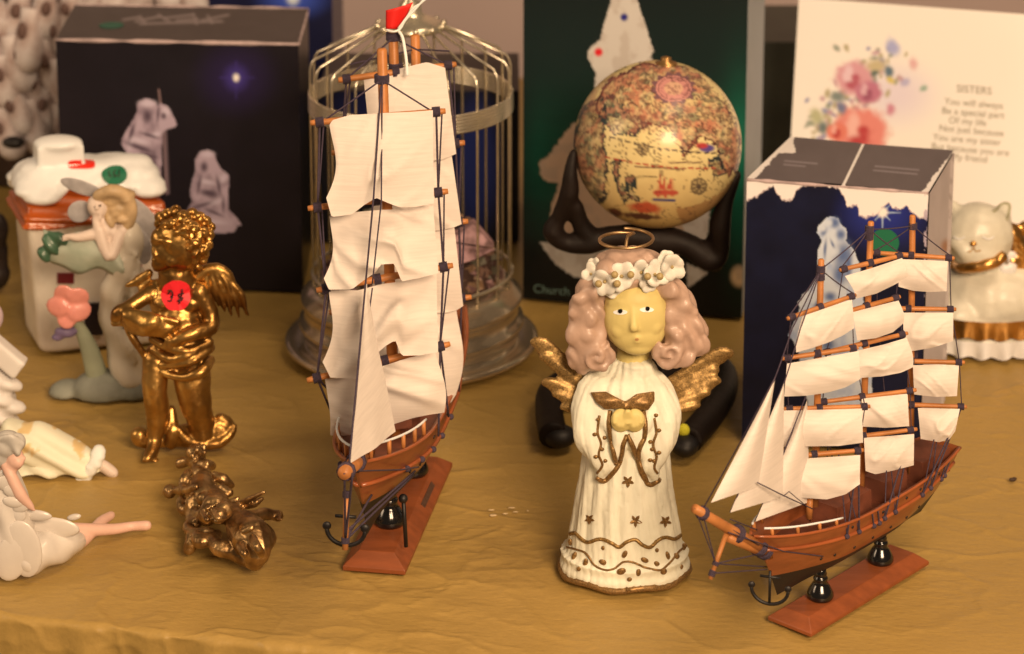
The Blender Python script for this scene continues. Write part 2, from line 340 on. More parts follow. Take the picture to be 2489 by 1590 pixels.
# 1: black nativity box on the left
r, k = card_box('gift_box', 'large black nativity set box behind the snow-roofed house', (136, 97), (726, 108), (182, 14), (750, 23), 1.6166, M['card_black'])
def f(px, py, u, v):
    P = Pic(px, py, ob(26, 19, 22)); P.c *= (.75+.5*fbm(px/60, py/60, 4))[:, None]
    n = fbm(px/16, py/16, 2); W = ob(200, 165, 158, .9); G = ob(120, 92, 92, .9)
    P.ell(574, 189, 66, 60, ob(40, 26, 56), .98); P.ell(574, 189, 22, 24, ob(70, 52, 112), .95)
    P.seg(574, 150, 574, 240, 1, .4, ob(66, 48, 104), 4); P.seg(535, 189, 618, 189, 1, .4, ob(66, 48, 104), 4); P.ell(574, 189, 7, 9, ob(255, 235, 225), .6)
    q = lambda L: [(x/2.746, y/2.746) for x, y in L]; Dk = ob(98, 74, 76, .9); Hi = ob(222, 190, 180, .9)
    P.seg(386, 218, 396, 300, 1.6, 2, ob(160, 120, 105)); P.seg(397, 300, 405, 470, 2.4, 3, ob(140, 108, 100)); P.seg(404, 320, 410, 470, 1, 1, ob(150, 118, 110))
    jo = q([(935, 672), (985, 655), (1030, 680), (1050, 706), (1075, 690), (1120, 712), (1150, 760), (1180, 832), (1165, 852), (1120, 862), (1085, 880), (1080, 960), (1078, 1080), (1072, 1200), (1062, 1290), (900, 1290), (880, 1100), (850, 1030), (810, 960), (815, 930), (850, 860), (890, 800), (916, 740), (912, 700)])
    ma = q([(1300, 1070), (1335, 1016), (1385, 1000), (1425, 1020), (1445, 1075), (1470, 1120), (1525, 1170), (1531, 1220), (1520, 1300), (1526, 1400), (1570, 1440), (1612, 1500), (1580, 1512), (1560, 1550), (1410, 1560), (1240, 1540), (1245, 1410), (1284, 1350), (1268, 1290), (1280, 1210), (1302, 1150)])
    for sil, folds, lights in ((jo, [(985, 775, 26, 44, 0), (1092, 775, 16, 20, 0), (1055, 760, 8, 60, .1), (930, 985, 90, 16, .35), (1000, 905, 60, 10, .3), (880, 880, 12, 60, .3), (990, 1040, 60, 12, .2), (940, 1120, 16, 90, .1), (1030, 1130, 12, 90, 0), (985, 1180, 10, 80, .1)], [(985, 690, 50, 20, 0), (930, 940, 60, 18, .3), (1040, 900, 40, 16, -.4), (1110, 745, 22, 30, -.6), (870, 960, 18, 40, .2)]),
                               (ma, [(1362, 1115, 22, 32, 0), (1395, 1290, 60, 22, .2), (1330, 1230, 10, 60, .2), (1460, 1240, 10, 60, -.2), (1350, 1370, 70, 10, -.3), (1430, 1420, 60, 9, .4), (1330, 1460, 60, 9, -.2), (1490, 1370, 8, 50, 0)], [(1385, 1030, 40, 20, 0), (1380, 1215, 50, 16, .2), (1490, 1190, 24, 30, .4), (1430, 1350, 50, 14, -.2), (1420, 1480, 90, 14, .1)])):
        m_ = P.inside(sil, 1.2, 5); P.mix(m_, W); keep = P.c.copy(); sh = (fbm(px/20, py/34, 6, 3)-.5)
        P.mix(m_*np.clip(sh*2.2+.25, 0, .6), G)
        for (x, y, rx, ry, ro) in lights: P.ell(x/2.746, y/2.746, rx/2.746, ry/2.746, Hi, .8, ro)
        for (x, y, rx, ry, ro) in folds: P.ell(x/2.746, y/2.746, rx/2.746, ry/2.746, Dk, .75, ro)
    return P.c
panel('front_panel', r, k['FL'], k['FR'], k['fl'], k['fr'], 210, 210, f, lift=.0006)
def f(px, py, u, v):
    P = Pic(px, py, ob(66, 54, 46)); P.c *= (.8+.4*fbm(px/50, py/14, 4))[:, None]; S_ = ob(150, 125, 108)
    for (a, b, c, d) in ((300, 48, 340, 42), (330, 52, 390, 40), (340, 40, 352, 56), (385, 36, 410, 52), (400, 44, 470, 36), (430, 50, 480, 46), (470, 34, 478, 58), (490, 50, 555, 36), (505, 38, 515, 56), (340, 58, 540, 52)):
        P.seg(a, b, c, d, 2, 2.2, S_, 4)
    return P.c
panel('top_panel', r, k['BL'], k['BR'], k['FL'], k['FR'], 150, 60, f, lift=.0006)
worn_edge(r, k['FL'], k['FR'], .0013, 1); worn_edge(r, k['FR'], k['BR'], .0008, 2); worn_edge(r, k['BL'], k['BR'], .0016, 3)
st = MB(); cc = gz(271, 62, k['z']+.0008); st.lathe([(.0085, 0), (.0085, .0004)], cc, 28, 1, 1.0); st.build('price_sticker', mat('dull_green_paper', ob(52, 88, 62), .8), r, False, 'round green price sticker on the lid')
# 2: navy box standing behind it, top above the frame
def plain_box(name, label, x0, x1, ytop, Y, depth, zb, m, top=None):
    a = at(x0, ytop, Y); b = at(x1, ytop, Y); b.z = a.z
    if depth < 0: depth = gz(x0, -depth, a.z).y-Y
    c = (a+b)/2; r = thing(name, (c.x, Y+depth/2, 0), label, 'box'); mb = MB(); dv = Vector((0, depth, 0))
    A = [Vector((a.x, Y, zb)), Vector((b.x, Y, zb))]; A += [A[1]+dv, A[0]+dv]; B = [Vector((p.x, p.y, a.z)) for p in A]
    mb.hexa(A, B); mb.build('carton', m, r, False); e = .0006; up = Vector((0, 0, e))
    tp = MB(); tp.hexa([p+up*.2 for p in B], [p+up for p in B]); tp.build('lid', top or m, r, False); return r, a, b
navy = mat('navy_card', ob(24, 28, 62), .38, var=.3, vscale=20)
r, a, b = plain_box('gift_box', 'tall navy box with a pale star, behind the black nativity box', 470, 806, -70, 1.86, .12, 0, navy)
def f(px, py, u, v):
    P = Pic(px, py, ob(16, 18, 44)); P.c *= (.7+.6*fbm(px/50, py/50, 4))[:, None]; P.ell(712, -2, 60, 34, ob(60, 78, 150), .9); P.ell(712, -6, 14, 16, ob(225, 215, 235), .7); return P.c
panel('front_panel', r, a, b, Vector((a.x, 1.86, 0.001)), Vector((b.x, 1.86, .001)), 110, 150, f, lift=.0007)
# 3: navy box behind the cage
r, a, b = plain_box('gift_box', 'navy box with dark lid behind the wire birdcage', 775, 1262, 222, 1.72, -131, 0, mat('black_navy_card', ob(14, 13, 20), .4), mat('dark_lid_card', ob(72, 54, 44), .6, var=.2, vscale=20))
def f(px, py, u, v):
    P = Pic(px, py, ob(11, 11, 16)); P.c *= (.7+.6*fbm(px/40, py/50, 4))[:, None]; P.ell(1160, 400, 52, 150, ob(30, 42, 92), .5); P.ell(880, 260, 80, 60, ob(18, 24, 60), .7); return P.c
panel('front_panel', r, a, b, Vector((a.x, 1.72, 0.001)), Vector((b.x, 1.72, .001)), 110, 110, f, lift=.0007)
# 4: dark box seen in the gap between the green box and the plaque
r, a, b = plain_box('gift_box', 'dark olive box standing in the gap left of the white plaque', 1800, 1985, 104, 1.86, .12, 0, mat('olive_card', ob(58, 54, 38), .5, var=.35, vscale=30))
# 5: green church box
Yg = 1.585; a0 = gz(1272, 724); b0 = gz(1803, 773); dv = Vector((a0.y-b0.y, b0.x-a0.x, 0)).normalized()
if dv.y < 0: dv = -dv
hz = .275; tl = a0+Vector((0, 0, hz)); tr = b0+Vector((0, 0, hz)); dp = dv*.125+Vector((-.008, 0, 0))
c = (a0+b0)/2+dp/2; r = thing('gift_box', (c.x, c.y, 0), 'dark green box with a printed white church, behind the globe', 'box')
mb = MB(); q = .0007; i0 = dv*q; mb.hexa([a0+i0, b0+i0, b0+dp, a0+dp], [tl+i0, tr+i0, tr+dp, tl+dp]); mb.build('carton', mat('grey_side_card', ob(168, 158, 140, .9), .6, var=.12, vscale=12), r, False)
def f(px, py, u, v):
    P = Pic(px, py, ob(15, 17, 15)); x, y = px, py
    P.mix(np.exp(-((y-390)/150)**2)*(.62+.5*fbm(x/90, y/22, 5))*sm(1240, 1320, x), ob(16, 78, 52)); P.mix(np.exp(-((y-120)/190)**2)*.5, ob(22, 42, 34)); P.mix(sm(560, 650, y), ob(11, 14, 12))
    P.mix(np.exp(-((x-1800)/40)**2-((y-420)/190)**2)*.8, ob(18, 105, 70))
    Cr = ob(214, 190, 158); Pk = ob(205, 160, 118)
    P.poly([(1392, 300), (1330, 380), (1308, 395), (1318, 436), (1357, 446), (1341, 497), (1330, 560), (1420, 640), (1640, 640), (1700, 500), (1500, 300)], Pk, 5)
    P.poly([(1488, -10), (1545, -10), (1588, 122), (1582, 140), (1600, 158), (1640, 330), (1440, 330), (1443, 228), (1448, 177), (1427, 140), (1430, 122), (1458, 96)], Cr, 2)
    P.poly([(1310, 590), (1480, 590), (1480, 690), (1392, 672), (1350, 640)], Cr, 4); P.poly([(1656, 547), (1727, 480), (1718, 600), (1690, 615)], ob(222, 196, 165), 2)
    P.poly([(1668, 640), (1722, 662), (1672, 700)], Cr, 3); P.ell(1797, 672, 20, 24, ob(226, 178, 120), .4)
    lum = P.c.sum(1) > .3; P.mix(lum*sm(.45, .6, fbm(x/22, y/30, 8))*.35, ob(170, 140, 110))
    P.ell(1517, 42, 9, 9, ob(45, 40, 105), .3); P.ell(1455, 127, 10, 10, ob(225, 30, 35), .3)
    return P.c
panel('front_panel', r, tl, tr, a0, b0, 190, 230, f, lift=.0006)
ux = (b0-a0).normalized(); gt = mat('pale_green_ink', ob(110, 125, 100), .6); pn = onplane(1345, 706, a0-dv*.0008, dv)
ptext('Church', .0085, onplane(1296, 702, a0-dv*.0011, dv), ux, Vector((0, 0, 1)), 'lettering', gt, r, .0001, 'LEFT')
# 6: torn blue box behind the right ship
r, k = card_box('gift_box', 'torn blue angel box with a grey lid behind the right ship', (1816, 437), (2257, 470), (1922, 336), (2318, 368), 1.345, M['card_black'])
white = ob(250, 222, 196); tear = [(1800, 492), (1815, 488), (1842, 476), (1862, 460), (1880, 452), (1888, 470), (1902, 486), (1925, 487), (1936, 462), (1948, 453), (1990, 450), (2035, 455), (2052, 478), (2060, 503), (2083, 499), (2088, 508), (2066, 512), (2072, 522), (2105, 528), (2132, 521), (2150, 500), (2160, 494), (2172, 505), (2190, 508), (2204, 498), (2212, 512), (2235, 530), (2258, 522), (2280, 520)]
def f(px, py, u, v):
    P = Pic(px, py, ob(23, 25, 44, .75)); P.c *= (.55+.9*fbm(px/55, py/55, 4))[:, None]; x, y = px, py
    P.ell(2145, 517, 75, 60, ob(42, 48, 110), .95)
    B = ob(160, 165, 175); Wt = ob(215, 205, 195); D_ = ob(98, 108, 130)
    q = [(1680+a_/3.845, 500+b_/3.845) for a_, b_ in ((1182, 200), (1215, 160), (1260, 112), (1320, 100), (1372, 116), (1395, 170), (1448, 215), (1456, 280), (1442, 330), (1490, 370), (1530, 430), (1575, 560), (1600, 800), (1640, 1100), (1680, 1500), (1700, 1900), (1100, 1900), (1040, 1600), (1000, 1360), (950, 1262), (905, 1215), (960, 1100), (1000, 1000), (1018, 950), (996, 900), (1026, 880), (1040, 830), (1100, 790), (1150, 720), (1190, 620), (1180, 500), (1190, 400), (1220, 340), (1205, 295), (1178, 250))]
    m_ = P.inside(q, 1.5, 3); P.mix(m_, Wt); P.mix(m_*np.clip((fbm(x/24, y/34, 12, 3)-.42)*2.6, 0, .7), B)
    for (a_, b_, rx, ry, ro) in ((1345, 160, 40, 44, 0), (1400, 270, 40, 40, 0), (1240, 240, 22, 40, .3), (1420, 460, 70, 110, .2), (1390, 640, 60, 90, 0), (1300, 850, 50, 40, 0), (1470, 560, 30, 120, 0), (1250, 420, 14, 90, .1), (1330, 380, 12, 60, -.4), (1180, 900, 20, 80, .5), (1280, 1300, 60, 60, 0)): P.ell(1680+a_/3.845, 500+b_/3.845, rx/3.845, ry/3.845, D_, .85, ro)
    for (a_, b_, rx, ry, ro) in ((1280, 160, 34, 30, 0), (1230, 210, 30, 30, 0), (1330, 430, 50, 40, -.3), (1220, 520, 20, 70, .1), (1150, 850, 40, 60, .5), (1300, 740, 50, 40, 0)): P.ell(1680+a_/3.845, 500+b_/3.845, rx/3.845, ry/3.845, Wt, .8, ro)
    for a in range(8):
        l = 44 if a % 2 == 0 else 26; P.seg(2145, 517, 2145+l*math.cos(a*math.pi/4), 517+l*math.sin(a*math.pi/4), 2, .3, ob(190, 195, 235), 2.5)
    P.ell(2145, 516, 12, 12, ob(255, 245, 235), .5)
    jag = (fbm(x/7, y/7, 6)-.5)*12; yb = np.interp(x, [t[0] for t in tear], [t[1] for t in tear])
    P.mix(((y+jag < yb))*1., white); P.mix((np.abs(y+jag-yb) < 2.)*.6, ob(205, 170, 150))
    P.mix(((x > 2246)*(fbm(x/10, y/16, 7) > .44))*.9, ob(190, 160, 150))
    return P.c
panel('front_panel', r, k['FL'], k['FR'], k['fl'], k['fr'], 210, 260, f, lift=.0006)
def f(px, py, u, v):
    P = Pic(px, py, ob(198, 172, 152)); P.c *= (.85+.25*fbm(px/14, py/60, 2))[:, None]; P.ell(2300, 600, 12, 16, ob(170, 110, 75), .7); P.mix(((u > .82)*(fbm(px/8, py/20, 8) > .4))*.7, ob(235, 205, 180)); return P.c
panel('side_panel', r, k['FR'], k['BR'], k['fr'], k['br'], 50, 150, f, lift=.0006)
gm = (2042, 362)   # the two lid flaps meet on a line across the top
FM = gz(2050, 452, k['z']); BM = gz(2098, 352, k['z'])
def flap(torn, txt):
    def f(px, py, u, v):
        P = Pic(px, py, ob(98, 82, 72)); P.c *= (.9+.2*fbm(px/30, py/30, 3))[:, None]
        for (x0, y0, n) in txt:
            for j in range(n):
                P.seg(x0+j*9, y0+j*.8, x0+j*9+5.5, y0+j*.8+.5, 2, 2, ob(138, 118, 106), 1.5)
        jag = (fbm(px/8, py/8, 5)-.5)*14; P.mix((torn(px, py)+jag > 0)*1., white); return P.c
    return f
tl_ = lambda x, y: np.where(y < 372, 1930-x+(y-340)*.2, 1893-x-(y-372)*.9)
trr = lambda x, y: np.minimum(x-2312+(y-372)*.75, (470-y))
panel('lid_flap', r, k['BL'], BM-ux*.0006, k['FL'], FM-ux*.0006, 90, 60, flap(tl_, [(1908, 391, 9), (1906, 400, 6)]), lift=.0010)
panel('lid_flap', r, BM+ux*.0010, k['BR'], FM+ux*.0010, k['FR'], 90, 60, flap(trr, [(2128, 404, 12), (2124, 414, 12)]), lift=.0007)
sl = MB(); sl.hexa([FM-ux*.0012, FM+ux*.0012, BM+ux*.0014, BM-ux*.0014], [p+Vector((0, 0, .0005)) for p in (FM-ux*.0012, FM+ux*.0012, BM+ux*.0014, BM-ux*.0014)]); sl.build('lid_seam', mat('torn_white_card', white, .85), r, False)
worn_edge(r, k['FL'], k['FR'], .0011, 5)
nf = (k['FR']-k['FL']).cross(Vector((0, 0, 1))).normalized(); sc = onplane(2151, 588, k['FL'], nf); st = MB()
rot = nf.to_track_quat('Z', 'Y').to_matrix(); st.lathe([(.0082, 0), (.0082, .0005)], sc+nf*.0008, 28, rot=rot); st.build('price_sticker', M['green'], r, False, 'round green price sticker')
# 7: white SISTERS plaque leaning behind it
Yp = 1.70; TL = at(1942, -6, Yp+.03); TR = at(2560, 40, Yp-.02); BL = at(1905, 640, Yp-.02); BR = at(2525, 700, Yp-.07)
lo = lambda p, q: p+(q-p)*((0.002-p.z)/(q.z-p.z)) if abs(q.z-p.z) > 1e-6 else q
BL = lo(TL, BL); BR = lo(TR, BR); n = (TR-TL).cross(TL-BL).normalized()
c = (BL+BR)/2; r = thing('plaque', (c.x, c.y, 0), 'white plaque with printed roses and a verse to sisters', 'plaque')
mb = MB(); bk = -n*.012; e = -n*.0006
mb.hexa([BL+e, BR+e, BR+bk, BL+bk], [TL+e, TR+e, TR+bk, TL+bk]); mb.build('board', mat('white_tile', ob(252, 226, 198), .5), r, False)
def f(px, py, u, v):
    P = Pic(px, py, ob(253, 227, 200)); x, y = px, py; q = np.zeros(len(x))
    P.ell(2180, 230, 75, 60, ob(235, 205, 205), .9)
    rg = np.random.RandomState(5)
    for i in range(120):
        t = rg.rand(); ax, ay = 1985+rg.randn()*34+t*170, 335-t*210+rg.randn()*26
        P.ell(ax, ay, 5+7*rg.rand(), 3+4*rg.rand(), ob(*[(150, 145, 115), (185, 160, 110), (150, 140, 150), (200, 150, 140)][rg.randint(4)]), .6, rg.rand()*3)
    for (cx_, cy_, R, c1, c2, c3) in ((2075, 190, 46, (222, 150, 140), (186, 84, 88), (238, 188, 172)), (2110, 225, 32, (196, 112, 118), (160, 78, 90), (226, 165, 155)), (2092, 320, 66, (232, 130, 105), (190, 60, 55), (245, 175, 145)), (2035, 320, 26, (230, 120, 90), (190, 60, 50), (240, 160, 130))):
        P.ell(cx_, cy_, R, R*.86, ob(*c1), .25, 0, .2, int(R))
        for j in range(9): P.ell(cx_+R*.6*math.cos(j*2.4)*(.3+j/12), cy_+R*.5*math.sin(j*2.4)*(.3+j/12), R*.3, R*.2, ob(*(c2 if j % 3 == 0 else c3 if j % 3 == 1 else c1)), .6, j*1.1)
        P.ell(cx_+R*.1, cy_-R*.05, R*.2, R*.16, ob(*c2), .6)
    for (ax, ay, R, cl) in ((2170, 115, 20, (175, 165, 180)), (2130, 160, 22, (205, 175, 120)), (2160, 175, 14, (95, 110, 110)), (2125, 178, 9, (90, 100, 80)), (2220, 155, 14, (230, 170, 150)), (2165, 195, 10, (220, 185, 90)), (2245, 215, 9, (150, 165, 130)), (2200, 200, 12, (190, 170, 175)), (2165, 265, 14, (210, 130, 130)), (1985, 285, 20, (190, 175, 120)), (2000, 310, 14, (110, 115, 100)), (2035, 235, 16, (130, 130, 110)), (2045, 262, 14, (120, 115, 125))):
        P.ell(ax, ay, R, R*.7, ob(*cl), .6, R, .3, R)
    return P.c
panel('printed_face', r, TL, TR, BL, BR, 210, 190, f, lift=.0002)
tu = (TR-TL).normalized(); tv = (TL-BL).normalized(); inkm = mat('olive_ink', ob(150, 130, 95), .7)
for (x, y, t, s_) in ((2368, 219, 'SISTERS', .0074), (2367, 252, 'You will always', .0066), (2365, 275, 'Be a special part', .0066), (2352, 296, 'Of my life', .0066), (2361, 318, 'Not just because', .0066), (2350, 340, 'You are my sister', .0066), (2358, 364, 'But because you are', .0066), (2356, 385, 'My friend', .0066)):
    ptext(t, s_, onplane(x, y, TL+n*.0005, n), tu, tv, 'verse_line', inkm, r, .0001)
# ---------------------------------------------------------------- model sailing ships
class Ship:
    def __init__(s, root, mid, d, n, k): s.r = root; s.m = Vector(mid); s.d = d; s.n = n; s.k = k; s.rope_n = 0
    def W(s, a, t, z): return s.m+s.d*(a*s.k)+s.n*(t*s.k)+Vector((0, 0, z*s.k))
    def cp(s, x, y, t=0.): return onplane(x, y, s.m+s.n*(t*s.k), s.n)
    def stand(s, L, Wd, posts, zpost, hb=.0070):
        b = MB(); W = s.W; h = Wd/2; i = Wd*.22; f = .0020
        lo = [W(0, -h, 0), W(0, h, 0), W(L, h, 0), W(L, -h, 0)]; mid = [p+Vector((0, 0, f*s.k)) for p in lo]
        up = [W(i, -h+i, hb), W(i, h-i, hb), W(L-i, h-i, hb), W(L-i, -h+i, hb)]
        b.add(lo+mid+up, [(3, 2, 1, 0), (8, 9, 10, 11)]+[(q+a, q+(a+1) % 4, q+4+(a+1) % 4, q+4+a) for q in (0, 4) for a in range(4)])
        o = b.build('stand', M['wood_stand'], s.r, False); bv = o.modifiers.new('bevel', 'BEVEL'); bv.width = .0004; bv.segments = 2; bv.limit_method = 'ANGLE'
        for a in posts:
            m = MB(); pr = [(.0002, 0), (.0063, 0), (.0069, .0012), (.0068, .0028), (.0058, .0052), (.0044, .0076), (.0033, .0092), (.0036, .0100), (.0038, .0109), (.0034, .0117), (.0026, .0122), (.0030, .0128), (.0032, .0136), (.0028, .0144), (.0028, zpost-hb), (.0002, zpost-hb)]
            m.lathe([(r_*s.k, z_*s.k) for r_, z_ in pr], W(a, 0, hb), 32); m.build('stand_post', M['black'], s.r)
    def hull(s, s0, s1, b, zk, zbow, zmid, zst, ws=.66, wk=.40, wd=.84, rows=(.54, .83)):
        def half(q, w):
            e = (1-(1-min(q/.42, 1))**2.3)**.75*(1-.42*max(0, (q-.62)/.38)**2.2); g = (.06+.94*(1-(1-w)**2.4)**.8) if w > 0 else .05
            fl = 1-(1-w)*.55*max(0, 1-q/.3)-(1-w)*.6*max(0, (q-.7)/.3)
            return b*max(e, .03)*max(g*fl, .045)
        def zt(q): return zmid+(zbow-zmid)*max(0, 1-q/.5)**1.7+(zst-zmid)*max(0, (q-.45)/.55)**1.6
        def P(q, w, side, off=0.):
            z = zk+(zt(q)-zk)*w; a0 = s0+(1-w)*.016-(.006*w*w); a1 = s1-.020*(1-w)**1.3
            return s.W(a0+(a1-a0)*q, side*(half(q, w)+off), z)
        s.P = P; s.zt = zt; s.half = half
        Q = [i/44 for i in range(45)]
        def skin(w0, w1, n):
            m = MB()
            for sd in (-1, 1): m.grid([[P(q, w0+(w1-w0)*j/n, sd) for q in Q] for j in range(n+1)])
            m.grid([[P(1, w0+(w1-w0)*j/n, sd) for sd in (-1, -.5, 0, .5, 1)] for j in range(n+1)]); m.grid([[P(0, w0+(w1-w0)*j/n, sd) for sd in (-1, 0, 1)] for j in range(n+1)])
            return m
        skin(0, wk, 10).build('keel', M['blackmatt'], s.r); hu = skin(wk, 1, 14)
        for sd in (-1, 1): hu.grid([[P(q, 1, sd) for q in Q], [P(q, 1, sd, -.0012) for q in Q], [P(q, wd-.02, sd, -.0014) for q in Q]])
        ho = hu.build('hull', M['wood_red'], s.r)
        for w_, rr, nm in ((ws, .0010, 'strake'), (.985, .0008, 'rail_cap')):
            for sd in (-1, 1): MB().tube([P(q, w_, sd, .0003) for q in Q], rr*s.k, 6).build(nm, M['wood_strake'], s.r)
        d = MB(); d.grid([[P(q, wd, sd*f, -.0013) for q in Q] for sd, f in ((-1, 1), (-1, .5), (1, .5), (1, 1))]); d.build('deck', M['wood_deck'], s.r)
        for sd in (-1, 1):
            for row, w_, qs in ((0, rows[0], (.2, .26, .36, .47, .58, .68, .78)), (1, rows[1], (.34, .5, .63, .71, .84))):
                for q in qs:
                    p = P(q, w_, sd); nn = (s.n*sd+Vector((0, 0, -.25))).normalized(); rt = nn.to_track_quat('Z', 'Y').to_matrix()
                    MB().lathe([(.0008*s.k, -.0004), (.0008*s.k, .0004*s.k)], p, 10, rot=rt).build('porthole', M['blackmatt'], s.r)
        return ho
    def cabin(s, a0, a1, t, z0, z1):
        W = s.W; MB().hexa([W(a0, -t, z0), W(a0, t, z0), W(a1, t, z0), W(a1, -t, z0)], [W(a0, -t*.9, z1), W(a0, t*.9, z1), W(a1, t*.9, z1), W(a1, -t*.9, z1)]).build('cabin', M['wood_deck'], s.r, False)
    def mast(s, top, foot, r=.0016): 
        m = MB(); m.tube([foot, foot.lerp(top, .5), top-(top-foot)*.004, top], [r*1.25*s.k, r*1.05*s.k, r*s.k, r*.75*s.k], 12); return m.build('mast', M['wood_light'], s.r)
    def wrap(s, p, ax, r, L, parent):
        ax = ax.normalized(); m = MB(); n = max(3, int(L/.0006))
        for i in range(n): 
            c = p+ax*((i+.5)/n-.5)*L; m.lathe([(r, -L/n*.45), (r*1.13, 0), (r, L/n*.45)], c, 10, rot=ax.to_track_quat('Z', 'Y').to_matrix())
        m.build('lashing', M['rope'], parent)
    def yard(s, a, b, Ym, mpx=None, k=.5, r=.00115, ends=(1, 1)):
        mx, my = (mpx or ((a[0]+b[0])/2, (a[1]+b[1])/2)); zc = at(mx, my, Ym).z
        pts = []
        for q in (a, b):
            Yz = gz(q[0], q[1], zc).y; pts.append(at(q[0], q[1], Ym-.004*s.k+max(-.03, min(.03, k*(Yz-Ym)))))
        A, B = pts; o = MB().tube([A, A.lerp(B, .03), A.lerp(B, .5), A.lerp(B, .97), B], [r*.8*s.k, r*.95*s.k, r*1.15*s.k, r*.95*s.k, r*.8*s.k], 10).build('yard', M['wood_light'], s.r)
        ax = B-A
        for t, on in ((.07, ends[0]), (.93, ends[1])):
            if on: s.wrap(A.lerp(B, t), ax, r*1.5*s.k, .0034*s.k, o)
        if mpx:
            t = (mx-a[0])/(b[0]-a[0]); s.wrap(A.lerp(B, t), ax, r*1.6*s.k, .003*s.k, o)
        return A, B
    def sail(s, top, bot, Yt, Yb, bulge=.006, iL=0, iR=0, seed=0, nu=26, nv=24, wr=1., name='sail', curl=0):
        T = resample(top, nu); Bt = resample(bot, nu); P = []
        Yt = Yt if isinstance(Yt, tuple) else (Yt, Yt); Yb = Yb if isinstance(Yb, tuple) else (Yb, Yb)
        for j in range(nv):
            v = j/(nv-1); row = []
            for i in range(nu):
                u = i/(nu-1); p = T[i]*(1-v)+Bt[i]*v; hv = math.sin(math.pi*v**1.25)
                x = p[0]+iL*(1-u)**1.5*hv-iR*u**1.5*hv; y = p[1]
                Y = (Yt[0]*(1-u)+Yt[1]*u)*(1-v)+(Yb[0]*(1-u)+Yb[1]*u)*v
                Y -= bulge*(.3+.7*math.sin(math.pi*u))*math.sin(math.pi*min(1, v*.86+.03))
                Y += wr*(.0034*(float(vn(u*2.6+seed*3.7, v*1.4+seed, seed))-.5)+.0018*(float(vn(u*6+v*1.5+seed, v*1.3, seed+5))-.5)+.0030*max(0, 1-abs(2*float(vn(u*3.1+v*2.2*(1 if seed % 2 else -1)+seed, v*1.1-u*.8+seed, seed+9))-1)*4.5)**1.5*(-.25-.75*math.sin(math.pi*u)))
                Y -= curl*v**6
                row.append(at(x, y, Y))
            P.append(row)
        return MB().grid(P).build(name, M['sail'], s.r)
    def tri(s, head, tack, clew, t, belly=.004, seed=0, name='jib_sail'):
        P = []; n = 20
        for j in range(n):
            v = j/(n-1); L = np.array(head)*(1-v)+np.array(tack)*v; R = np.array(head)*(1-v)+np.array(clew)*v; row = []
            for i in range(12):
                u = i/11; q = L*(1-u)+R*u
                row.append(s.cp(q[0], q[1], t+belly/s.k*math.sin(math.pi*u)*math.sin(math.pi*v*.8)+.0012*(float(vn(u*3+seed, v*3, seed))-.5)))
            P.append(row)
        return MB().grid(P).build(name, M['sail'], s.r)
    def rope(s, pts, r=.00042, sag=0.):
        pts = [Vector(p) for p in pts]; out = []
        for a, b in zip(pts, pts[1:]):
            for i in range(7):
                t = i/7; p = a.lerp(b, t); p.z -= sag*4*t*(1-t); out.append(p)
        out.append(pts[-1]); MB().tube(out, r*.82*s.k, 5).build('rope', M['rope'], s.r)
    def anchor(s, p, h, nrm, stock=True):
        m = MB(); z = Vector((0, 0, 1)); x = nrm
        m.tube([p, p-z*h], .0007*s.k, 8); arc = [p-z*h*.55+x*(h*.52*math.cos(q))-z*(h*.45*math.sin(q)) for q in np.linspace(-.15, math.pi+.15, 15)]
        m.tube(arc, [.0004*s.k]+[.0009*s.k]*13+[.0004*s.k], 8)
        for e, sg in ((arc[0], 1), (arc[-1], -1)): m.ell(e, .0018*s.k, .0009*s.k, .0018*s.k)
        if stock: m.tube([p-z*h*.18-x*h*.28, p-z*h*.18+x*h*.28], .0007*s.k, 8)
        m.build('anchor', M['blackmatt'], s.r)
    def deadeye(s, q, w, sd=1): MB().ell(s.P(q, w, sd, .0012), .0014*s.k).build('deadeye', M['rope'], s.r); return s.P(q, w, sd, .0012)
def ship_root(A, B, Cc, label):
    d = (Cc-B); L = d.length; d.normalize(); n = Vector((d.y, -d.x, 0)); mid = (A+B)/2; Wd = abs((B-A).dot(n))
    c = mid+d*L/2; return thing('model_ship', (c.x, c.y, 0), label, 'model ship', 'model sailing ships on wooden stands'), mid, d, n, L, Wd
# ======== right ship
A, B, Cc = gz(1866, 1507), gz(1971, 1550), gz(2258, 1373)
r, mid, d, n, L, Wd = ship_root(A, B, Cc, 'smaller model sailing ship seen broadside in front of the torn blue box')
R = Ship(r, mid, d, n, 1.0)
R.stand(L, Wd, (.0262, .0803), .0245)
R.hull(-.027, .137, .0185, .0225, .0625, .0540, .0560, .75, .31, .68, (.44, .88))
R.cabin(.028, .058, .0085, .042, .0575); R.cabin(.072, .092, .0075, .042, .056); R.cabin(.104, .130, .0095, .044, .0570)
tip = R.cp(1689, 1236); rt = R.cp(1870, 1345)
bs = MB().tube([rt, rt.lerp(tip, .5), tip], [.0034, .0027, .0022], 12).build('bowsprit', M['wood_light'], r)
lo_t = R.cp(1770, 1292, .0); lo_r = R.cp(1862, 1338, .0)
MB().tube([lo_t-Vector((0, 0, .003)), lo_r-Vector((0, 0, .002))], .0022, 10).build('jib_boom', M['wood_light'], r)
for t in (.1, .55, .85, .93): R.wrap(tip.lerp(rt, t), rt-tip, .0031 if t < .3 else .0042, .0028, bs)
ds0, ds1 = R.cp(1768, 1290), R.cp(1726, 1408)
st = MB().tube([ds0, ds1], [.0013, .0011], 10).build('dolphin_striker', M['wood_light'], r); R.wrap(ds0.lerp(ds1, .68), ds1-ds0, .0016, .002, st); R.wrap(ds0.lerp(ds1, .88), ds1-ds0, .0016, .003, st)
dsl, dsm = ds0.lerp(ds1, .88), ds0.lerp(ds1, .68)
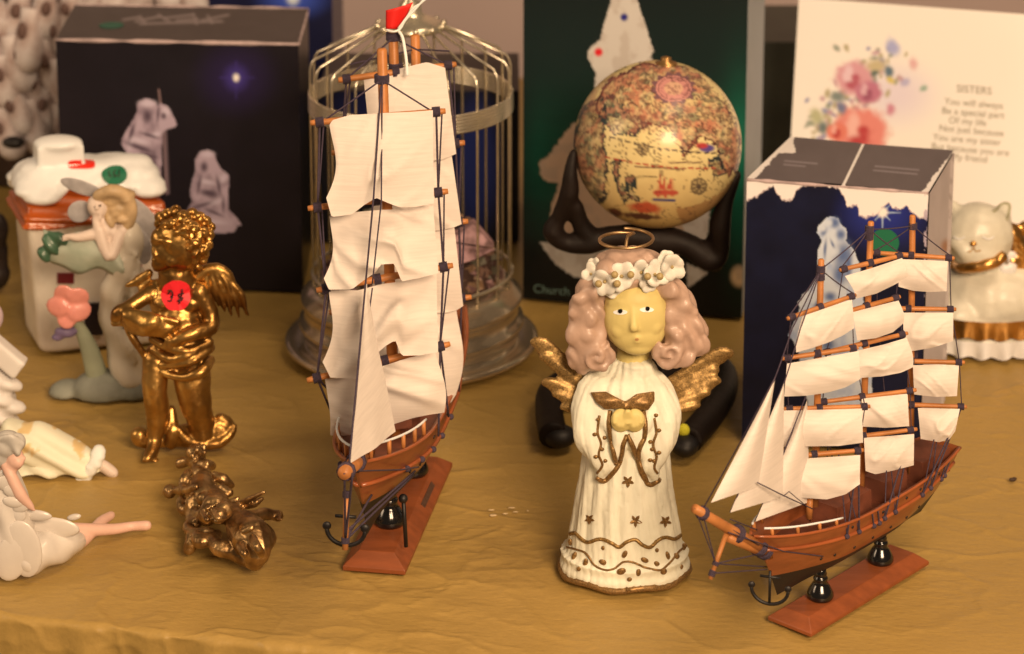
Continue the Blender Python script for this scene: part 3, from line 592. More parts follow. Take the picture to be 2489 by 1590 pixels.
for a, b in ((tip, dsm), (tip.lerp(rt, .1), dsm), (dsl, R.cp(1865, 1384, .004)), (dsm, R.cp(1866, 1378, -.004)), (dsm, R.cp(1832, 1350, .003)), (tip, R.cp(1770, 1282, .002)), (tip, R.cp(1845, 1325, .004)), (R.cp(1775, 1262), R.cp(1840, 1288))): R.rope((a, b), .0004)
R.rope((R.cp(1770, 1294, .003), R.P(.06, .72, 1, .001), R.P(.2, .5, 1, .001)), .0004)
R.anchor(R.cp(1872, 1388, .006), .0175, Vector((.96, -.28, 0)))
Yf, Ym_, Yz_ = R.cp(1990, 850).y, R.cp(2105, 850).y, R.cp(2214, 850).y
R.mast(R.cp(1996, 630), R.cp(1980, 1230)); R.mast(R.cp(2117, 538), R.cp(2092, 1200)); R.mast(R.cp(2218, 523), R.cp(2212, 1150))
for x, y in ((1995, 653), (1994, 672), (2113, 557), (2112, 574), (2219, 549), (2221, 861)): R.wrap(R.cp(x, y), Vector((0, 0, 1)), .0021, .0036, r)
Fy = [R.yard((1913, 775), (2080, 717), Yf, (1993, 742)), R.yard((1901, 872), (2086, 845), Yf, (1987, 853)), R.yard((1904, 994), (2115, 988), Yf, (1992, 986)), R.yard((1893, 1112), (2099, 1094), Yf, (1979, 1102))]
My = [R.yard((2040, 657), (2196, 620), Ym_, (2115, 636)), R.yard((2022, 768), (2188, 721), Ym_, (2106, 741)), R.yard((1996, 859), (2206, 810), Ym_, (2100, 836)), R.yard((1985, 979), (2227, 948), Ym_, (2095, 961)), R.yard((1990, 1074), (2229, 1043), Ym_, (2098, 1058))]
Zy = [R.yard((2118, 614), (2320, 628), Yz_, (2215, 621)), R.yard((2120, 749), (2324, 752), Yz_, (2208, 751)), R.yard((2130, 876), (2345, 881), Yz_, (2215, 879)), R.yard((2140, 981), (2350, 989), Yz_, (2216, 983))]
def hang(y, top, bot, **k):
    A, B = y; xs = [pix(A)[0], pix(B)[0]]; f = lambda x: A.y+(B.y-A.y)*(x-xs[0])/(xs[1]-xs[0])-.0016
    R.sail(top, bot, wr=.45, Yt=(f(top[0][0]), f(top[-1][0])), Yb=(f(bot[0][0])-.003, f(bot[-1][0])-.003), **k)
hang(Fy[0], [(1950, 769), (2010, 748), (2071, 727)], [(1935, 857), (1975, 846), (2015, 832), (2050, 815), (2077, 797)], seed=1, iL=-4)
hang(Fy[1], [(1913, 884), (2000, 869), (2088, 853)], [(1906, 964), (1960, 962), (2010, 955), (2055, 942), (2091, 922)], seed=2)
hang(Fy[2], [(1904, 998), (2000, 996), (2095, 993)], [(1904, 1086), (1970, 1085), (2040, 1084), (2098, 1076)], seed=3)
hang(Fy[3], [(1896, 1118), (2000, 1112), (2091, 1106)], [(1896, 1206), (1960, 1211), (2010, 1214), (2055, 1202), (2090, 1177)], seed=4, curl=.001)
hang(My[0], [(2054, 671), (2125, 650), (2193, 627)], [(2081, 726), (2130, 714), (2175, 692), (2209, 672)], seed=5, iL=4)
hang(My[1], [(2072, 759), (2130, 744), (2184, 730)], [(2084, 828), (2130, 822), (2170, 808), (2196, 786)], seed=6, iR=-6)
hang(My[2], [(2086, 852), (2150, 837), (2204, 821)], [(2088, 919), (2144, 915), (2190, 906), (2219, 893)], seed=7, iR=-6)
hang(My[3], [(2094, 969), (2150, 963), (2206, 957)], [(2096, 1037), (2155, 1040), (2210, 1036)], seed=8)
hang(My[4], [(2100, 1064), (2160, 1060), (2222, 1055)], [(2104, 1145), (2128, 1153), (2175, 1143), (2221, 1131)], seed=9)
hang(Zy[0], [(2184, 630), (2245, 632), (2304, 635)], [(2184, 697), (2220, 707), (2260, 710), (2301, 708)], seed=10)
hang(Zy[1], [(2196, 760), (2255, 760), (2317, 760)], [(2212, 854), (2265, 846), (2317, 829)], seed=11, iL=-8)
hang(Zy[2], [(2219, 888), (2275, 886), (2331, 888)], [(2222, 959), (2275, 965), (2326, 963)], seed=12)
hang(Zy[3], [(2231, 992), (2280, 993), (2333, 994)], [(2238, 1067), (2282, 1075), (2308, 1068), (2322, 1048)], seed=13)
R.tri((1962, 972), (1836, 1268), (1968, 1220), .001, seed=3); R.tri((1906, 930), (1775, 1246), (1903, 1208), .005, seed=2); R.tri((1884, 922), (1728, 1222), (1843, 1183), .009, seed=1)
for y in (Fy, My, Zy):
    for a, b in zip(y, y[1:]):
        for t in (.06, .94): R.rope((a[0].lerp(a[1], t), b[0].lerp(b[1], t)), .00036)
fw, mw, zw = R.cp(1995, 655), R.cp(2113, 557), R.cp(2219, 549)
for pts in ((tip.lerp(rt, .08), R.cp(1884, 918, .009), R.cp(1925, 800, .004), fw), (R.cp(1775, 1246, .005), R.cp(1908, 925, .005), R.cp(1945, 800, .004), fw), (R.cp(1836, 1268), R.cp(1957, 968, .001), R.cp(1983, 855, .003)), (fw, mw), (mw, zw),
            (fw, Fy[0][1]), (fw, Fy[0][0]), (mw, My[0][1]), (mw, My[0][0]), (zw, Zy[0][1]), (zw, Zy[0][0])): R.rope(pts, .00042, .0006)
for ya, qs in ((Fy, (.30, .36)), (My, (.50, .56)), (Zy, (.72, .78))):
    for q in qs:
        e = R.deadeye(q, .77); R.rope((ya[-1][1].lerp(ya[-1][0], .06), e), .0006); R.rope((ya[-1][1].lerp(ya[-1][0], .3), e), .0004)
    for j, m_ in ((0, -.006), (1, .006)):
        e = R.P(qs[0]+.05, .9, -1, .001); R.rope((ya[-1][0].lerp(ya[-1][1], .1), e+R.d*m_), .0004)
for q in (.44, .47, .87, .9): R.rope((R.P(q, .97, 1, .0008), R.deadeye(q, .74)), .0005)
rail = [R.P(q, 1, 1, -.001)+Vector((0, 0, .0058-.004*max(0, q-.2)*3)) for q in np.linspace(.03, .31, 14)]
for sd in (1, -1):
    rail = [R.P(q, 1, sd, -.001)+Vector((0, 0, .0036-.003*max(0, q-.2)*3)) for q in np.linspace(.03, .31, 14)]
    MB().tube(rail, .00055, 6).build('handrail', M['whitepaint'], r)
    for q in (.05, .13, .21, .28): MB().tube([R.P(q, .95, sd, -.001), R.P(q, 1, sd, -.001)+Vector((0, 0, .0036-.003*max(0, q-.2)*3))], .0009, 8).build('railing_post', M['wood_light'], r)
MB().tube([R.W(.012, .002, .056), R.W(.012, .002, .067)], .0017, 8).build('deck_post', M['wood_light'], r)
R.rope((R.cp(1841, 1173, .012), R.cp(1905, 1205, .012), R.cp(1975, 1237, .008)), .0004); R.rope((R.cp(1905, 1205, .012), R.cp(1918, 1195, .012), R.cp(1962, 1232, .01)), .0003)
# ======== left ship
A, B, Cc = [gz(700+x/2.958, 900+y/2.958) for x, y in ((390, 1445), (845, 1470), (1185, 690))]
r, mid, d, n, L, Wd = ship_root(A, B, Cc, 'taller model sailing ship seen bow on with red flag on its mast')
K = 1.27; R = Ship(r, mid, d, n, K)
R.stand(L/K, Wd/K, (.032, .083), .0245)
R.hull(-.027, .150, .0200, .0225, .0640, .0510, .0620)
R.cabin(.030, .060, .010, .046, .058); R.cabin(.075, .095, .008, .046, .055); R.cabin(.108, .144, .010, .048, .060)
pl = MB(); a0 = Wd/2/K; c_ = [R.W(.055, a0-.0012, .0016), R.W(.055, a0-.0045, .0056), R.W(.078, a0-.0045, .0056), R.W(.078, a0-.0012, .0016)]
nn = (c_[1]-c_[0]).cross(c_[3]-c_[0]).normalized(); nn = nn if nn.dot(n) > 0 else -nn
pl.prism([p+nn*.0002 for p in c_], nn*.0006); pl.build('name_plate', M['plate'], r, False)
tip = R.W(-.073, 0, .090); rtp = R.W(-.010, 0, .058); tip = at(837, 1150, tip.y)
bs = MB().tube([rtp, rtp.lerp(tip, .5), tip], [.0044, .0038, .0033], 20).build('bowsprit', M['wood_light'], r)
R.wrap(tip.lerp(rtp, .08), rtp-tip, .0042, .003, bs); R.wrap(tip.lerp(rtp, .5), rtp-tip, .0047, .003, bs)
sp0, sp1 = at(843, 1195, tip.y+.035), at(839, 1336, tip.y+.030)
st = MB().tube([sp0, sp1], [.0016, .0015], 10).build('dolphin_striker', M['wood_light'], r); R.wrap(sp0.lerp(sp1, .84), sp1-sp0, .002, .003, st); R.wrap(sp0.lerp(sp1, .05), sp1-sp0, .002, .003, st)
for a, b in ((tip, sp0.lerp(sp1, .84)), (tip+n*.004, sp0.lerp(sp1, .84)), (sp0.lerp(sp1, .84), R.P(.02, .5, 1, .001)), (sp0.lerp(sp1, .7), R.P(.2, .55, 1, .002)), (sp0.lerp(sp1, .84), R.P(.2, .5, 1, .002))): R.rope((a, b), .0006)
R.rope((at(855, 1135, tip.y+.02), at(872, 1145, tip.y+.03), R.P(.12, .72, 1, .002), R.P(.2, .62, 1, .003)), .0004)
R.anchor(at(840, 1240, sp0.y+.008), .019*1.0, n)
rod = MB().tube([at(980, 1205, R.P(.2, .5, 1).y-.004), at(987, 1329, R.P(.2, .5, 1).y-.004)], .0011, 8); rod.ell(at(980, 1212, R.P(.2, .5, 1).y-.004), .0025); rod.build('anchor_rod', M['blackmatt'], r)
Yf, Ym_, Yz_ = R.W(.030, 0, 0).y, R.W(.072, 0, 0).y, R.W(.110, 0, 0).y
R.mast(at(928, 118, Yf), R.W(.030, 0, .047)+Vector((.004, 0, 0)), .0021); R.mast(at(955, 76, Ym_), R.W(.072, 0, .047), .0021); R.mast(at(1009, 84, Yz_), R.W(.110, 0, .047), .0021)
for p in (at(928, 191, Yf), at(956, 88, Ym_), at(962, 163, Ym_)): R.wrap(p, Vector((0, 0, 1)), .0029*K, .0045, r)
F1 = R.yard((754, 299), (1083, 270), Yf, None, .3, .00135); F2 = R.yard((748, 507), (1089, 465), Yf, (914, 486), .3, .00135); F3 = R.yard((769, 706), (1101, 645), Yf, (917, 678), .3, .00135); F4 = R.yard((746, 925), (1094, 836), Yf, (935, 872), .3, .00135)
B1 = R.yard((822, 195), (1109, 156), Ym_, (962, 176), .3, .00135); B2 = R.yard((806, 372), (1130, 347), Ym_, None, .3, .00135); B3 = R.yard((810, 560), (1138, 538), Ym_, None, .3, .00135); B4 = R.yard((800, 760), (1146, 722), Ym_, None, .3, .00135)
tm = Ym_-.006; R.sail([(884, 193), (920, 181), (974, 166), (1038, 151), (1082, 165)], [(905, 392), (985, 395), (1072, 389), (1109, 374)], tm, tm-.004, .006, seed=21)
R.sail([(905, 385), (1000, 384), (1072, 382), (1098, 378)], [(905, 560), (1064, 561), (1100, 554), (1122, 545)], tm-.001, tm-.004, .006, seed=22)
R.sail([(905, 560), (1000, 556), (1064, 555), (1104, 548)], [(905, 762), (1086, 760), (1110, 754), (1126, 744)], tm-.001, tm-.004, .006, seed=23)
R.sail([(905, 758), (1000, 756), (1086, 754), (1109, 750)], [(910, 990), (1070, 992), (1093, 983), (1108, 960)], tm-.001, tm-.002, .007, seed=24, iR=-18)
tf = Yf-.008
R.sail([(801, 303), (808, 292), (850, 280), (930, 275), (1000, 272), (1052, 268)], [(793, 481), (806, 528), (856, 521), (886, 498), (914, 481), (942, 493), (971, 504), (1010, 503), (1055, 494)], tf-.002, (tf-.012, tf-.008), .007, seed=31, iL=20, nu=36, curl=.003, wr=.5)
R.sail([(801, 524), (870, 515), (930, 510), (1000, 508), (1053, 500)], [(787, 677), (799, 704), (855, 704), (881, 684), (913, 662), (926, 643), (958, 641), (968, 664), (976, 684), (1020, 676), (1066, 664)], tf, (tf-.010, tf-.010), .008, seed=32, iL=16, nu=36, wr=1.5, curl=.004)
R.sail([(799, 704), (870, 706), (930, 690), (1000, 682), (1061, 664)], [(784, 880), (803, 918), (868, 921), (890, 890), (916, 860), (938, 840), (961, 827), (968, 845), (976, 865), (1020, 864), (1065, 856)], tf, (tf-.010, tf-.010), .008, seed=33, iL=18, nu=36, wr=1.8, curl=.004)
R.sail([(790, 922), (860, 915), (930, 890), (1000, 868), (1058, 858)], [(803, 1058), (830, 1060), (858, 1056), (930, 1040), (1004, 1016), (1045, 1008), (1080, 1003)], tf, (tf-.004, tf-.004), .008, seed=34, iL=4, iR=-12, nu=36, wr=1.6)
def tri3(h, t_, c, seed):
    P = []
    for j in range(20):
        v = j/19; Lp = h.lerp(t_, v); Rp = h.lerp(c, v)
        P.append([Lp.lerp(Rp, i/9)+Vector((0, -.003*math.sin(math.pi*i/9)*v, 0))+n*(.0015*(float(vn(i*.4+seed, v*3, seed))-.5)) for i in range(10)])
    MB().grid(P).build('jib_sail', M['sail'], r)
hd = at(889, 690, tf-.024); tri3(hd, at(849, 1128, tip.y+.012), at(961, 1049, tip.y+.075), 41); tri3(at(893, 700, tf-.020), at(860, 1137, tip.y+.030), at(948, 1012, tf-.022), 42)
R.rope((at(849, 1128, tip.y+.012), hd-Vector((0, .004, 0)), at(908, 480, tf-.024), at(926, 210, Yf-.006)), .0005); R.rope((at(905, 690, tf-.034), at(927, 490, tf-.024), at(929, 200, Yf-.004)), .0004)
R.rope((at(905, 700, tf-.020), at(868, 980, tf-.03), at(862, 1135, tip.y+.03)), .0004)
for y, x2 in ((F1, None),):
    for t in (.09, .91): R.rope((at(928, 194, Yf-.003), F1[0].lerp(F1[1], t)), .00045)
for a, b in ((F1, F2), (F2, F3), (F3, F4), (B1, B2), (B2, B3), (B3, B4)):
    for t in (.07, .93): R.rope((a[0].lerp(a[1], t), b[0].lerp(b[1], t)), .0006); R.rope((a[0].lerp(a[1], t)+Vector((.003 if t > .5 else .002, .002, 0)), b[0].lerp(b[1], t)+Vector((0, .002, 0))), .00045)
for t, sd in ((.07, -1), (.93, 1)):
    R.rope((F4[0].lerp(F4[1], t), R.P(.34, .85, sd, .002)), .0006); R.rope((F4[0].lerp(F4[1], t), R.P(.46, .9, sd, .002)), .0006); R.rope((B4[0].lerp(B4[1], t), R.P(.6, .9, sd, .002)), .0005)
for t in (.07, .93): R.rope((at(956, 92, Ym_-.003), B1[0].lerp(B1[1], t)), .0005); R.rope((at(1009, 120, Yz_), B1[0].lerp(B1[1], t)+Vector((0, .03, 0))), .0005)
for q in (.16, .24, .32, .42, .54):
    for sd in (1, -1): R.deadeye(q, .66, sd)
for sd in (1, -1):
    rr = [R.P(q, 1, sd, -.001)+Vector((0, 0, .0075)) for q in np.linspace(.015, .30, 14)]
    MB().tube(rr, .0007, 6).build('handrail', M['whitepaint'], r)
    for q in (.04, .10, .16, .22, .28): MB().tube([R.P(q, .93, sd, -.001), R.P(q, 1, sd, -.001)+Vector((0, 0, .0075))], .0011, 8).build('railing_post', M['wood_light'], r)
rg_ = MB(); yy = R.W(.02, 0, 0).y; rg_.prism([at(950, 1018, yy), at(965, 1024, yy), at(983, 1015, yy), at(1000, 1020, yy), at(1003, 1040, yy), at(955, 1045, yy)], Vector((0, .002, 0))); rg_.build('deck_bulkhead', M['wood_deck'], r, False)
R.rope((at(924, 1041, yy-.01), at(960, 1045, yy-.01)), .0006)
# red flag wrapped on its main mast, and the white price-tag string tied under it
P = []
for j in range(8):
    v = j/7; P.append([at(939+(977-939)*0+u*(1004-939)*(1-.45*v)+(1-v)*0, 25+45*v-(14*u*(1-v))-6*u*u*(1-v), Ym_-.004-.0016*math.sin(u*5)) for u in np.linspace(0, 1, 12)])
o = MB().grid(P).build('flag', mat('red_tape', (.80, .016, .012), .6, transl=.15), r, label='red flag at the mast top'); sm_ = o.modifiers.new('thick', 'SOLIDIFY'); sm_.thickness = .0005
ys = Ym_-.007; sw = MB(); p0 = at(957, 73, ys)
sw.tube(spline([p0+Vector((0, .004, 0)), at(941, 73, ys+.002), at(957, 77, ys-.001), at(973, 70, ys), at(985, 50, ys), at(1010, 22, ys), at(1032, -4, ys), at(1050, -25, ys)]), .0006, 6)
sw.tube(spline([at(968, 70, ys), at(990, 40, ys), at(1004, 20, ys), at(1020, 10, ys), at(1034, -2, ys)]), .0006, 6)
sw.tube(spline([at(966, 72, ys), at(978, 90, ys), at(984, 120, ys-.003), at(988, 150, ys-.006), at(990, 185, ys-.008)]), [.0007]*31 if False else .0009, 6)
o = sw.build('tag_string', mat('white_thread', ob(245, 225, 210), .8), None, org=p0); tag(o, 'white string tied to the left ship mast below its red flag', 'string')
# ---------------------------------------------------------------- angel candle-holder figurine
def blobs(Y0, s, L, mb=None):
    """ellipsoids measured on the photo: (x, y, toward, rx, ry[, rdepth[, roll]]) in photo pixels at depth Y0"""
    mb = mb or MB()
    for q in L:
        x, y, dz, rx, ry = q[:5]; rd = q[5] if len(q) > 5 else rx; ro = q[6] if len(q) > 6 else 0
        mb.ell(at(x, y, Y0-dz*s), rx*s, rd*s, ry*s*1.06, Matrix.Rotation(ro, 3, 'Y'), 14, 10)
    return mb
def chain(Y0, s, L, mb=None, n=18):
    """a tapering limb through photo points (x, y, toward, radius)"""
    mb = mb or MB(); n = 40 if max(q[3] for q in L) > 40 else n; P = spline([at(q[0], q[1], Y0-q[2]*s) for q in L], 4); R = np.interp(np.linspace(0, 1, len(P)), np.linspace(0, 1, len(L)), [q[3]*s for q in L])
    mb.tube(P, list(R), n); mb.ell(P[0], R[0]*.98, nu=10, nv=6); mb.ell(P[-1], R[-1]*.98, nu=10, nv=6); return mb
def nz3(sc, seed=0):
    return lambda co, nr: np.array([noise.noise(Vector(c)*sc+Vector((seed, 0, 0))) for c in co])
g0 = gz(1518, 1386); Ya = g0.y; s = scl(Ya)*.985
ang = thing('angel_figurine', (g0.x, g0.y, 0), 'white angel figurine with pink curls and yellow face', 'angel figurine')
white_c = np.array(ob(236, 220, 170, 1.0)); M['robe'] = mat('cream_resin', ob(250, 224, 174), .62, var=.14, vscale=90, bump=.3, bscale=300, bdist=.0007, spec=.18, stretch=(1, 1, .35))
M['glit'] = glitter('gold_glitter', (.33, .21, .075), .42, 1500, .6); M['glitdark'] = glitter('brown_glitter', (.28, .165, .06), .42, 1700, .5)
body = MB(); prof = [(1440, 150), (1436, 158), (1418, 162), (1388, 160), (1370, 154), (1352, 147), (1330, 141), (1300, 137), (1262, 129), (1190, 116), (1100, 104), (1040, 100), (980, 96), (935, 88), (905, 72), (882, 50), (868, 42)]
lathe = []
zb = at(1518, 1386, Ya).z
for y, hw in prof:
    z = max(.0006, (at(1518, y-54, Ya).z if y > 1380 else at(1518, y-20*(y-880)/500, Ya).z))
    lathe.append((hw*s, z))
lathe = sorted([(max(.001, r_), z_) for r_, z_ in lathe], key=lambda t: t[1])
body.lathe([(.0005, .0004)]+lathe+[(.0005, lathe[-1][1])], (g0.x, Ya, 0), 64, 1, .80)
chain(Ya, s, [(1450, 945, 25, 46), (1432, 1005, 45, 44), (1440, 1070, 62, 40), (1468, 1128, 75, 26), (1458, 1155, 72, 12)], body)
chain(Ya, s, [(1588, 945, 25, 46), (1610, 1005, 45, 44), (1604, 1070, 62, 40), (1582, 1128, 75, 26), (1592, 1160, 72, 12)], body)
chain(Ya, s, [(1470, 1010, 66, 28), (1505, 1055, 84, 26), (1500, 1100, 84, 18)], body); chain(Ya, s, [(1575, 1010, 66, 28), (1545, 1055, 84, 26), (1560, 1100, 84, 18)], body)
blobs(Ya, s, [(1522, 960, 40, 70, 55, 50), (1546, 896, 14, 52, 26, 46), (1546, 882, 18, 46, 12, 42)], body)
def robe_disp(co, nr):
    a = np.arctan2(co[:, 0]-g0.x, -(co[:, 1]-Ya)); z = co[:, 2]; a = a+.12*(fbm(co[:, 0]*60, z*24, 17)-.5)
    fold = np.sin(a*17+2.2*np.sin(z*38))*sm(.012, .03, z)*(1-.3*sm(.07, .1, z))
    return .00058*fold*(1-.4*sm(.1, .12, z))-.0003*(np.abs(np.sin(a*9+z*24)) < .09)+.0009*(fbm(co[:, 0]*260, z*110, 3)-.5)-.0005*np.clip(1-np.abs(np.sin(a*23+3*z*40)),0,1)**3
robe = body.organic('robe', M['robe'], ang, .0010, 5, robe_disp); RB = bvh(robe)
# scalloped overskirt hem, rim, vine and stars, all standing proud of the robe
mb = MB(); hem = [(1386, 1298), (1400, 1296), (1416, 1312), (1432, 1318), (1452, 1311), (1470, 1312), (1490, 1322), (1506, 1330), (1524, 1317), (1545, 1312), (1562, 1325), (1580, 1330), (1600, 1312), (1618, 1306), (1640, 1310), (1656, 1298), (1662, 1284)]
strip_on(RB, spline([(x, y, 0) for x, y in hem], 4), .00105, 70, .0002, mb); mb.build('hem_trim', M['glit'], ang)
mb = MB(); n_ = 90; mb.tube([Vector((g0.x+158*s*math.sin(q), Ya-158*s*.80*math.cos(q), .0022+.0008*math.sin(q*7))) for q in np.linspace(0, 2*math.pi, n_)], [.0016+.0005*float(vn(i*.7, 2)) for i in range(n_)], 8); mb.build('base_rim', M['glitdark'], ang)
mb = MB(); vine = [(1378, 1330), (1400, 1335), (1425, 1345), (1445, 1374), (1470, 1386), (1492, 1383), (1515, 1366), (1540, 1367), (1570, 1380), (1605, 1386), (1628, 1368), (1650, 1340), (1672, 1325)]
strip_on(RB, spline([(x, y, 0) for x, y in vine], 4), .0006, 80, .0002, mb); mb.build('vine_trim', M['glitdark'], ang)
for x, y, rx, ry, q in ((1397, 1352, 8, 15, .3), (1424, 1370, 8, 17, .1), (1467, 1367, 14, 9, .5), (1519, 1347, 8, 13, .4), (1567, 1361, 13, 8, .5), (1595, 1370, 10, 8, .4), (1622, 1350, 7, 14, -.3), (1642, 1352, 12, 10, .5), (1655, 1378, 6, 8, .2), (1552, 1392, 8, 12, .1), (1510, 1390, 15, 11, -.4), (1530, 1408, 8, 7, 0), (1408, 1382, 7, 8, .2), (1612, 1388, 11, 11, 0), (1660, 1330, 9, 14, .4), (1388, 1318, 8, 12, -.3), (1467, 1332, 6, 7, 0), (1597, 1337, 6, 7, 0)):
    h, nn = hit(RB, x, y, .0003)
    if h is not None: MB().ell(h, rx*s*.8, .0008, ry*s*.8, Matrix.Rotation(q, 3, 'Y'), 10, 6).build('leaf', M['glitdark'], ang)
for x, y, rr in ((1526, 1170, 15), (1433, 1262, 13), (1545, 1266, 16), (1617, 1267, 15)):
    decal(RB, x, y, rr, rr*1.0, 20, .0005, lambda q: .42+.58*(1-abs(((q+math.pi/2)*5/(2*math.pi)) % 1-.5)*2)**1.0).build('star', M['glitdark'], ang, False)
# bow, hands, sleeve trims
bow = MB(); 
for poly in ([(1436, 953), (1475, 951), (1508, 968), (1519, 975), (1510, 990), (1470, 996), (1446, 975)], [(1520, 974), (1545, 957), (1590, 951), (1590, 975), (1575, 998), (1540, 993), (1519, 992)]):
    pts = [hit(RB, x, y, .0008, at(x, y, Ya-85*s))[0] for x, y in poly]; bow.prism(pts, Vector((0, -.0022, .0006)))
    bow.ell(sum(pts, Vector())/len(pts)-Vector((0, .0016, 0)), 30*s, .0022, 13*s)
bow.ell(hit(RB, 1518, 983, .001, at(1518, 983, Ya-85*s))[0], 11*s, .003, 10*s); bow.organic('bow', M['glitdark'], ang, .0007, 2)
face_m = mat('yellow_face_paint', ob(246, 204, 112, .80), .5, var=.05, vscale=80, bump=.12, bscale=300, spec=.3)
hd = MB(); dzh = 108
for x0, sg in ((1506, 1), (1546, -1)):
    hd.ell(at(x0+3*sg, 1022, Ya-dzh*s), 25*s, 15*s, 30*s)
    for j, (fx, fy, ln) in enumerate(((-15, 1040, 17), (-6, 1046, 20), (4, 1048, 19), (13, 1042, 15))):
        chain(Ya, s, [(x0+fx*sg+4*sg, fy-30, dzh+6, 7.5), (x0+fx*sg+3*sg, fy-12, dzh+11, 7), (x0+fx*sg*.8+3*sg, fy-32+ln, dzh+8, 5.5)], hd, 8)
    chain(Ya, s, [(x0+14*sg, 1012, dzh+9, 7), (x0+17*sg, 1000, dzh+12, 5.5)], hd, 8)
hd.organic('hands', face_m, ang, .0007, 3)
for k_, pl in enumerate(([(1482, 998), (1480, 1030), (1486, 1070), (1493, 1105), (1498, 1128)], [(1563, 998), (1568, 1030), (1566, 1060), (1552, 1100), (1560, 1140), (1572, 1170)],
    [(1524, 1056), (1514, 1080), (1510, 1105), (1500, 1135), (1470, 1168), (1450, 1160)], [(1526, 1056), (1540, 1090), (1552, 1122), (1563, 1158), (1580, 1178), (1602, 1166)],
    [(1458, 1010), (1452, 1050), (1460, 1078), (1455, 1105), (1464, 1130), (1452, 1150)], [(1590, 1016), (1596, 1050), (1588, 1080), (1596, 1110), (1590, 1135), (1598, 1150)])):
    strip_on(RB, spline([(x, y, 0) for x, y in pl], 5), .0014 if k_ < 4 else .0007, 40, .0002).build('sleeve_trim', M['glitdark'], ang)
for x, y in ((1446, 1056), (1468, 1064), (1448, 1110), (1470, 1120), (1602, 1046), (1582, 1074), (1602, 1100), (1580, 1118), (1590, 1120), (1462, 1092), (1586, 1092), (1455, 1020), (1594, 1010)):
    h, nn = hit(RB, x, y, .0003)
    if h is not None: MB().ell(h, 6*s, .0008, 5*s, nu=8, nv=6).build('leaf', M['glitdark'], ang)
# head
fc = MB(); fd = 70
fc.ell(at(1544, 765, Ya-(fd-30)*s), 79*s, 62*s, 94*s, Matrix.Rotation(.05, 3, 'Y'), 32, 24); fc.ell(at(1547, 800, Ya-(fd-26)*s), 70*s, 56*s, 58*s, None, 24, 16); fc.ell(at(1543, 728, Ya-(fd-28)*s), 73*s, 54*s, 52*s, None, 24, 16)
fc.ell(at(1550, 834, Ya-(fd+4)*s), 24*s, 20*s, 18*s); fc.ell(at(1510, 800, Ya-(fd+4)*s), 26*s, 20*s, 26*s); fc.ell(at(1582, 793, Ya-(fd+4)*s), 26*s, 20*s, 26*s)
chain(Ya, s, [(1538, 745, fd+20, 7), (1540, 775, fd+29, 9), (1541, 797, fd+36, 11)], fc); fc.ell(at(1535, 801, Ya-(fd+28)*s), 7*s); fc.ell(at(1550, 800, Ya-(fd+28)*s), 7*s)
chain(Ya, s, [(1484, 741, fd-2, 5), (1506, 733, fd+13, 5), (1526, 733, fd+15, 4)], fc); chain(Ya, s, [(1556, 730, fd+15, 4), (1574, 726, fd+13, 5), (1596, 731, fd-2, 5)], fc)
chain(Ya, s, [(1540, 822, fd+28, 4), (1548, 820, fd+30, 5), (1556, 822, fd+28, 4)], fc); chain(Ya, s, [(1542, 829, fd+27, 4), (1549, 830, fd+29, 5), (1555, 829, fd+27, 4)], fc)
fc.ell(at(1549, 838, Ya-(fd-10)*s), 40*s, 34*s, 24*s); chain(Ya, s, [(1540, 850, 0, 40), (1535, 890, 0, 40)], fc)
face = fc.organic('face', face_m, ang, .0008, 3); FB = bvh(face)
for x, y in ((1508, 757), (1572, 751)):
    e = decal(FB, x, y+2, 17, 6, 20, .0003).build('eye', mat('eye_white', ob(250, 225, 225), .4), ang, False); decal(FB, x+1, y-1, 5, 5.5, 14, .0009).build('pupil', M['black'], e, False)
decal(FB, 1548, 825, 4.5, 3, 12, .0004).build('mouth', mat('lip_paint', ob(190, 130, 70), .5), ang, False)
hr = MB(); rg = random.Random(11)
blobs(Ya, s, [(1532, 660, 4, 96, 56, 78), (1530, 650, 4, 82, 48, 68), (1500, 636, 20, 34, 28, 30), (1560, 634, 16, 38, 28, 32), (1545, 648, 30, 60, 30, 30), (1485, 664, 40, 36, 36, 40), (1596, 668, 36, 38, 38, 40), (1530, 700, -30, 100, 90, 60), (1530, 800, -50, 105, 90, 42)], hr)
for L in ([(1450, 700, 36, 34), (1424, 732, 36, 36), (1420, 780, 38, 34), (1428, 830, 42, 40), (1438, 872, 46, 34)], [(1440, 690, 20, 34), (1418, 740, 25, 28), (1420, 790, 30, 28), (1405, 845, 35, 26), (1418, 890, 40, 22)], [(1456, 745, 50, 18), (1452, 790, 54, 18), (1462, 845, 52, 20)],
          [(1618, 694, 36, 32), (1644, 724, 34, 34), (1660, 768, 34, 34), (1672, 815, 34, 38), (1692, 842, 36, 28)], [(1634, 742, 46, 20), (1638, 792, 50, 24), (1646, 840, 50, 32), (1638, 872, 48, 24)], [(1650, 720, 20, 30), (1676, 770, 22, 26), (1700, 815, 25, 26)]): chain(Ya, s, L, hr)
for (x, y, dz, rx, ry, ro) in ((1430, 715, 62, 44, 22, -.5), (1408, 752, 56, 36, 24, -.7), (1440, 770, 60, 22, 32, .4), (1404, 808, 52, 26, 38, .3), (1436, 822, 66, 26, 28, -.6), (1396, 868, 44, 22, 34, .2), (1634, 706, 58, 40, 22, .6), (1662, 742, 50, 40, 22, .7), (1632, 770, 56, 20, 34, -.4), (1686, 792, 44, 32, 22, .8), (1650, 812, 62, 24, 30, .5), (1702, 834, 44, 22, 30, -.3), (1666, 868, 54, 26, 26, .4)):
    hr.ell(at(x, y, Ya-dz*s), rx*s, 20*s, ry*s, Matrix.Rotation(ro, 3, 'Y'), 16, 10)
